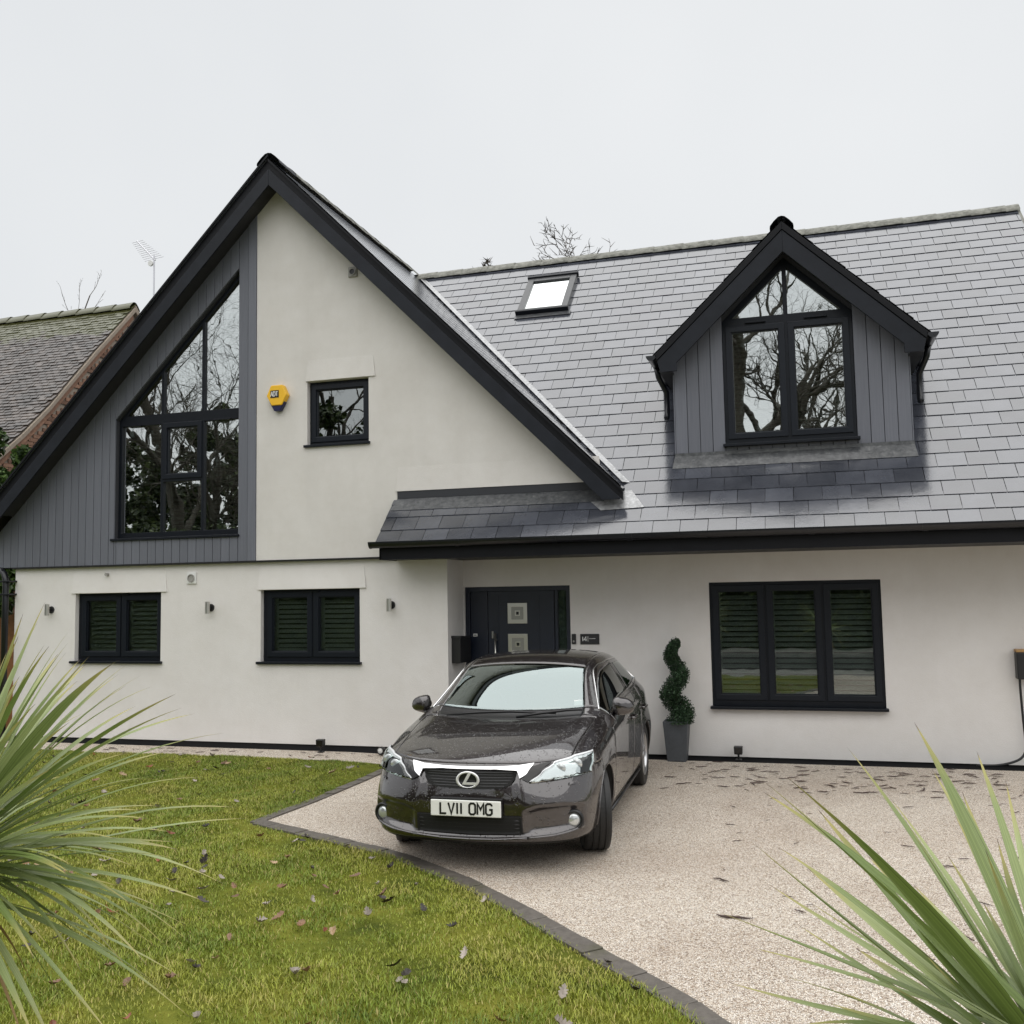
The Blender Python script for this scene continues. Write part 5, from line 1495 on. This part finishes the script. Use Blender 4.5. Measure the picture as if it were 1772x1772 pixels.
for k, (x, y, h) in enumerate(((-25.2, -24, 11.6), (-22.2, -23.6, 10.2), (-19.4, -24.2, 10.8), (-16.6, -23.6, 9.6), (-13.7, -24.4, 10.4), (-28.5, -23.8, 10.0))):
    t = thing('evergreen_tree', ['tallest', 'second', 'third', 'fourth', 'fifth', 'outermost'][k]+' dark evergreen across the road, mirrored in the lower gable panes', 'tree', (x, y, -.1), 0, 'dark evergreens across the road')
    mb = MB(); mb.tube([(0, 0, 0), (.1, 0, h*.5), (0, 0, h*.9)], [.18, .12, .03], 8); mb.build('trunk', 'bark', t)
    foliage_tree(t, 7000, (0, 0, h*.50), (1.9, 1.5, h*.47), .17, 'hedge', 60+k)
hedge(-42, -9, -20.8, 4.6, 1, 'tall dark hedge across the road, mirrored in the left windows')
hedge(-9, 22, -20.8, 2.6, 2, 'dark hedge across the road, mirrored in the wide right window')

# ------------------------------------------------------------------ cordylines in the foreground
def strap_leaf(parent, base, tip, width, arch, seed, mat='cordyline', sag=.0, name='leaf'):
    rn = random.Random(seed); base, tip = Vector(base), Vector(tip)
    mid = base.lerp(tip, .55)+Vector((0, 0, arch))
    N = 12; vs, al, ac = [], [], []
    twist = rn.uniform(-.5, .5)
    for i in range(N+1):
        u = i/N
        p = base*(1-u)**2+mid*2*u*(1-u)+tip*u*u
        d = ((mid-base)*(1-u)+(tip-mid)*u).normalized()
        s_ = d.cross(Vector((0, 0, 1)))
        s_ = s_.normalized() if s_.length > .1 else Vector((1, 0, 0))
        s_ = Matrix.Rotation(twist*(1-u*.5)+.15*math.sin(u*4+seed), 3, d) @ s_
        n_ = s_.cross(d).normalized()
        wd = width*(.55+.45*math.sin(min(1, u/.42)*math.pi/2))*(1 if u < .42 else max(.02, 1-((u-.42)/.58)**1.55))/2
        for k, (a, h) in enumerate(((-1, .24), (-.5, .07), (0, 0), (.5, .07), (1, .24))):
            vs.append(p+s_*wd*a+n_*wd*h); al.append(u); ac.append(a*3+seed % 17)
    fs = [(i*5+k, i*5+k+1, i*5+k+6, i*5+k+5) for i in range(N) for k in range(4)]
    me = bpy.data.meshes.new(name); me.from_pydata([tuple(v-parent.location) for v in vs], [], fs)
    for nm_, dat in (('along', al), ('across', ac)):
        a_ = me.attributes.new(nm_, 'FLOAT', 'POINT'); a_.data.foreach_set('value', dat)
    return link(name, me, mat, parent, smooth=True)
def cordyline(label, crown_px, depth, tips, wmin, wmax, seed, extra, archs=(.02, .10)):
    rn = random.Random(seed)
    c = px_at(*crown_px, depth)
    t = thing('cordyline', label, 'palm plant', (c.x, c.y, 0), 0, 'cordyline palms in the foreground')
    mb = MB(); mb.tube([(0, 0, 0), (.02, .01, c.z*.5), (0, 0, c.z-.02), (0, 0, c.z+.06)], [.075, .06, .06, .03], 12); mb.build('trunk', 'bark_cordyline', t, smooth=True)
    i = 0
    for tp in tips:
        px, py, dd = tp[:3]; w_ = tp[3] if len(tp) > 3 else rn.uniform(wmin, wmax)
        tip = px_at(px, py, depth+dd)
        d = (tip-c).normalized()
        L = (tip-c).length
        strap_leaf(t, c+d*.03+Vector((0, 0, rn.uniform(-.05, .06))), tip, w_, rn.uniform(*archs)*L/.6, seed*100+i); i += 1
    for k in range(extra):
        an = rn.uniform(0, 6.283); el = rn.uniform(-.6, 1.35); L = rn.uniform(.45, .68)
        d = Vector((math.cos(an)*math.cos(el), math.sin(an)*math.cos(el), math.sin(el)))
        tip = c+d*L
        p = to_px(tip)
        if p[2] < .6: continue
        if 0 < p[0] < 1772 and 0 < p[1] < 1772 and not (crown_px[0] < 0 and p[0] < 330 and p[1] > 1080): continue
        strap_leaf(t, c+d*.03, tip, rn.uniform(wmin, wmax), .08 if el > -.2 else .15, seed*100+i); i += 1
    for k in range(14):
        an = rn.uniform(0, 6.283); L = rn.uniform(.35, .55)
        tip = c+Vector((math.cos(an)*.22, math.sin(an)*.22, -L))
        strap_leaf(t, c+Vector((0, 0, -.06)), tip, wmin*.8, .12, seed*100+i, 'cordyline_dead'); i += 1
    return t
LT = [(78, 1042, .25), (40, 1062, .0), (32, 1100, -.2), (66, 1075, .35), (118, 1112, .2), (20, 1128, .1), (85, 1118, -.1), (58, 1160, .1), (115, 1128, .3), (195, 1148, -.1, .040),
 (207, 1141, .1), (140, 1140, .3), (155, 1135, -.2), (245, 1168, .1), (198, 1165, .3), (304, 1201, -.1, .042), (314, 1225, .15), (262, 1188, .25), (337, 1235, .3), (143, 1235, .35), (390, 1268, .0),
 (245, 1318, .2), (350, 1345, -.15), (407, 1397, .0), (425, 1416, .3), (302, 1457, .2), (310, 1487, -.1), (388, 1530, .1), (252, 1492, .3), (205, 1533, -.2), (355, 1560, .0),
 (275, 1569, .2), (230, 1567, -.15), (325, 1602, .1), (240, 1602, .3), (276, 1643, .0), (82, 1635, -.2), (245, 1730, .2), (315, 1692, .0), (310, 1733, .15), (330, 1762, -.1), (318, 1748, .25), (190, 1790, -.3), (150, 1810, .1), (100, 1830, -.2), (60, 1800, -.35),
 (120, 1250, -.35), (90, 1330, -.45), (40, 1240, -.4), (10, 1400, -.5), (60, 1660, -.45), (30, 1180, -.3), (150, 1445, .35), (200, 1400, -.3)]
cordyline('large cordyline with fountain of strap leaves at the left edge', (-95, 1500), 2.5, LT, .018, .031, 3, 120)
RT = [(1540, 1380, .5, .020), (1612, 1330, .55, .022), (1690, 1300, .5, .022), (1380, 1600, .5, .018), (1300, 1640, .35, .018), (1260, 1700, .3, .018), (1545, 1560, .3, .024), (1640, 1480, .3, .024), (1600, 1650, .2, .026), (1700, 1560, .2, .026), (1400, 1560, .2, .022), (1330, 1530, .3, .020), (1740, 1350, .6, .020), (1530, 1700, .1, .022), (1302, 1458, .1, 0.046), (1320, 1370, .25, 0.041), (1362, 1345, .0, 0.062), (1322, 1352, .15, 0.049), (1465, 1292, .4, 0.035), (1582, 1250, .35, 0.046), (1567, 1420, .25), (1705, 1470, .0, 0.049), (1415, 1400, .45, 0.035), (1665, 1370, .45),
 (1395, 1500, .4, 0.030), (1235, 1575, .3, 0.035), (1650, 1405, .4), (1355, 1690, .5, 0.030), (1450, 1715, .2, 0.035), (1430, 1735, .1, 0.032), (1580, 1530, .5, 0.030), (1725, 1450, .4), (1345, 1465, .5, 0.030), (1500, 1480, .6, 0.032), (1620, 1600, .5, 0.030), (1480, 1640, .4, 0.035)]
cordyline('cordyline with broad strap leaves at the lower right corner', (1860, 1880), 1.75, RT, .022, .032, 5, 40, (-.03, .05))

# ------------------------------------------------------------------ lawn grass, fallen leaves, twigs
rng = np.random.default_rng(4)
def in_poly(x, y, poly):
    ins = np.zeros(len(x), bool); n = len(poly)
    for i in range(n):
        (x0, y0), (x1, y1) = poly[i], poly[(i+1) % n]
        c = ((y0 > y) != (y1 > y))
        with np.errstate(divide='ignore', invalid='ignore'):
            c &= x < (x1-x0)*(y-y0)/(y1-y0+1e-12)+x0
        ins ^= c
    return ins
def lawn_pts(n):
    out = []
    while sum(len(o) for o in out) < n:
        m = n*3
        y = -.62-(rng.random(m)**1.35)*8.3
        x = rng.uniform(-7.6, 4.6, m)
        k = in_poly(x, y, lawn_poly)
        # only what the camera can see, plus a margin
        dx, dy = x-CAM.x, y-CAM.y
        zf = dx*fwd.x+dy*fwd.y; xr_ = dx*rgt.x+dy*rgt.y
        k &= (zf > 2.5) & (np.abs(xr_/np.maximum(zf, .1)) < .62)
        out.append(np.stack([x[k], y[k]], 1))
    return np.concatenate(out)[:n]
NBL = 430000
P2 = lawn_pts(NBL)
def patchy(p):
    x, y = p[:, 0], p[:, 1]
    return (np.sin(x*2.3+1.3*np.sin(y*1.9))*np.sin(y*2.9+1.1*np.sin(x*2.7))+.6*np.sin(x*6.1+y*3.3)*np.sin(y*7.3-x*2.2)+.4*np.sin(x*13.1+2*y)*np.sin(y*15.7))/2
P2 = P2[rng.random(NBL) < np.clip(.75+.9*patchy(P2), .22, 1)]; NBL = len(P2)
sy = np.clip((P2[:, 1]+2.6)/2.2, 0, 1); sy = sy*sy*(3-2*sy)
gz_ = .04+.085*sy*np.clip(-P2[:, 0]/1.2, 0, 1)
ang = rng.uniform(0, 2*np.pi, NBL); hgt = rng.uniform(.011, .033, NBL)*(.9+.55*patchy(P2)); bend = rng.uniform(.2, 1.3, NBL)*hgt; wdt = rng.uniform(.0014, .0030, NBL)
d = np.stack([np.cos(ang), np.sin(ang)], 1); s_ = np.stack([-d[:, 1], d[:, 0]], 1)
b = np.concatenate([P2, gz_[:, None]], 1)
def o3(v2, z): return np.concatenate([v2, z[:, None]], 1)
z0 = np.zeros(NBL)
v0 = b+o3(s_*wdt[:, None], z0); v1 = b-o3(s_*wdt[:, None], z0)
v2 = b+o3(d*(bend*.35)[:, None]+s_*wdt[:, None]*.8, hgt*.62); v3 = b+o3(d*(bend*.35)[:, None]-s_*wdt[:, None]*.8, hgt*.62)
v4 = b+o3(d*bend[:, None], hgt)
VV = np.stack([v0, v1, v2, v3, v4], 1).reshape(-1, 3)
i5 = np.arange(NBL)[:, None]*5
FF = np.concatenate([i5+np.array([[0, 1, 3]]), i5+np.array([[0, 3, 2]]), i5+np.array([[2, 3, 4]])])
gr_o = fast_mesh('grass', VV, FF, 'grass'); stuff(gr_o, 'short mossy winter grass covering the front lawn', 'grass')

def oak_leaf(seed):
    rn = random.Random(seed); L = 1.0; half = []
    lob = [(0, .02), (.06, .05), (.16, .17), (.24, .10), (.34, .25), (.44, .14), (.56, .31), (.66, .17), (.78, .25), (.90, .13), (1.0, 0)]
    vs = []; n = len(lob)
    curl = rn.uniform(.3, 1.3); fold = rn.uniform(.2, 1.1)
    for u, w_ in lob:
        w2 = w_*rn.uniform(.85, 1.15)
        zc = curl*(u-.5)**2
        vs += [(u-.5, -w2, zc+fold*w2*rn.uniform(.6, 1.2)), (u-.5, 0, zc), (u-.5, w2, zc+fold*w2*rn.uniform(.6, 1.2))]
    fs = [(3*i+k, 3*i+k+1, 3*i+k+4, 3*i+k+3) for i in range(n-1) for k in range(2)]
    return vs, fs
LM = {}
KINDS = [('leaf_pale', 'pale grey-brown oak leaf fallen face down on the lawn', .34), ('leaf_brown', 'brown oak leaf fallen on the lawn', .24), ('leaf_dark', 'dark rotting oak leaf sunk in the lawn grass', .27), ('leaf_red', 'russet oak leaf fallen on the lawn', .09), ('leaf_tan', 'tan oak leaf fallen on the lawn', .06)]
for mt, _, _ in KINDS:
    for k in range(4):
        vs, fs = oak_leaf(k*7+len(mt)); me = bpy.data.meshes.new('oak_leaf'); me.from_pydata(vs, [], fs); me.materials.append(M[mt]); LM[mt, k] = me
NL = 290
Q = lawn_pts(1400)
cnt = 0
for x, y in Q:
    # leaves gather towards the drive edge and the front
    keep = .35+.65*sstep(-2.5, -5.5, y)
    if rnd.random() > keep: continue
    u = rnd.random(); acc = 0
    for mt, lab, pr in KINDS:
        acc += pr
        if u <= acc: break
    o = bpy.data.objects.new('fallen_leaf', LM[mt, rnd.randrange(4)]); COL.objects.link(o)
    s = rnd.uniform(.055, .105)
    o.scale = (s, s, s); o.location = (x, y, g_level(x, y)+rnd.uniform(.020, .034)); o.rotation_euler = (rnd.uniform(-.5, .5), rnd.uniform(-.5, .5), rnd.uniform(0, 6.28))
    tag(o, lab, 'leaf', lab.split(' leaf')[0]+' leaves on the lawn')
    cnt += 1
    if cnt >= NL: break
# twigs and leaf scraps blown against the house, and a few over the drive
TW = []
for k in range(6):
    rn = random.Random(k+40); n = 6; L = 1.0; p = Vector((-.5, 0, 0)); path = [p.copy()]
    for i in range(n):
        p = p+Vector((L/n, rn.gauss(0, .06), rn.gauss(0, .015))); path.append(p.copy())
    mb = MB(); mb.tube(path, [.022, .045, .055, .05, .05, .035, .015], 5)
    if k % 2: mb.tube([path[3], path[3]+Vector((.15, .16, .03))], [.03, .012], 4)
    me = bpy.data.meshes.new('twig'); me.from_pydata(mb.v, [], mb.f); me.materials.append(M['twig']); TW.append(me)
def put_twig(x, y, L, rz, lab, grp, me=None):
    o = bpy.data.objects.new('twig', me or rnd.choice(TW)); COL.objects.link(o)
    o.scale = (L, L*rnd.uniform(.7, 1.6)*.9, L*.7); o.location = (x, y, g_level(x, y)+.010); o.rotation_euler = (0, 0, rz)
    tag(o, lab, 'twig', grp)
n = 0
while n < 190:
    x = rnd.uniform(2.7, 7.2); y = -.35+rnd.gauss(0, .42)
    if y > .28 or y < -2.2: continue
    put_twig(x, y, rnd.uniform(.05, .15), rnd.gauss(0, .5), 'dark reddish twig scrap on the gravel near the right wall', 'twig scraps drifted along the right wall'); n += 1
for k in range(34):
    put_twig(rnd.uniform(-4.6, -.6), rnd.uniform(-.5, -.15), rnd.uniform(.05, .12), rnd.gauss(0, .6), 'small dark twig on the pale gravel strip below the gable wall', 'twigs on the gravel strip')
for k in range(36):
    x = rnd.uniform(2.9, 6.0); y = rnd.uniform(-5.6, -1.3)
    if x < 2.9+(-1.3-y)*.22: continue
    put_twig(x, y, rnd.uniform(.05, .11), rnd.gauss(0, .7), 'small twig scattered on the open gravel drive right of the car', 'twigs scattered on the drive')
put_twig(3.66, -4.88, .22, -.25, 'longest thin dark twig lying on the open gravel drive', 'long twig', TW[0])
put_twig(3.52, -4.12, .13, -.5, 'curved dark twig on the gravel beyond the longest twig', 'curved twig', TW[3])
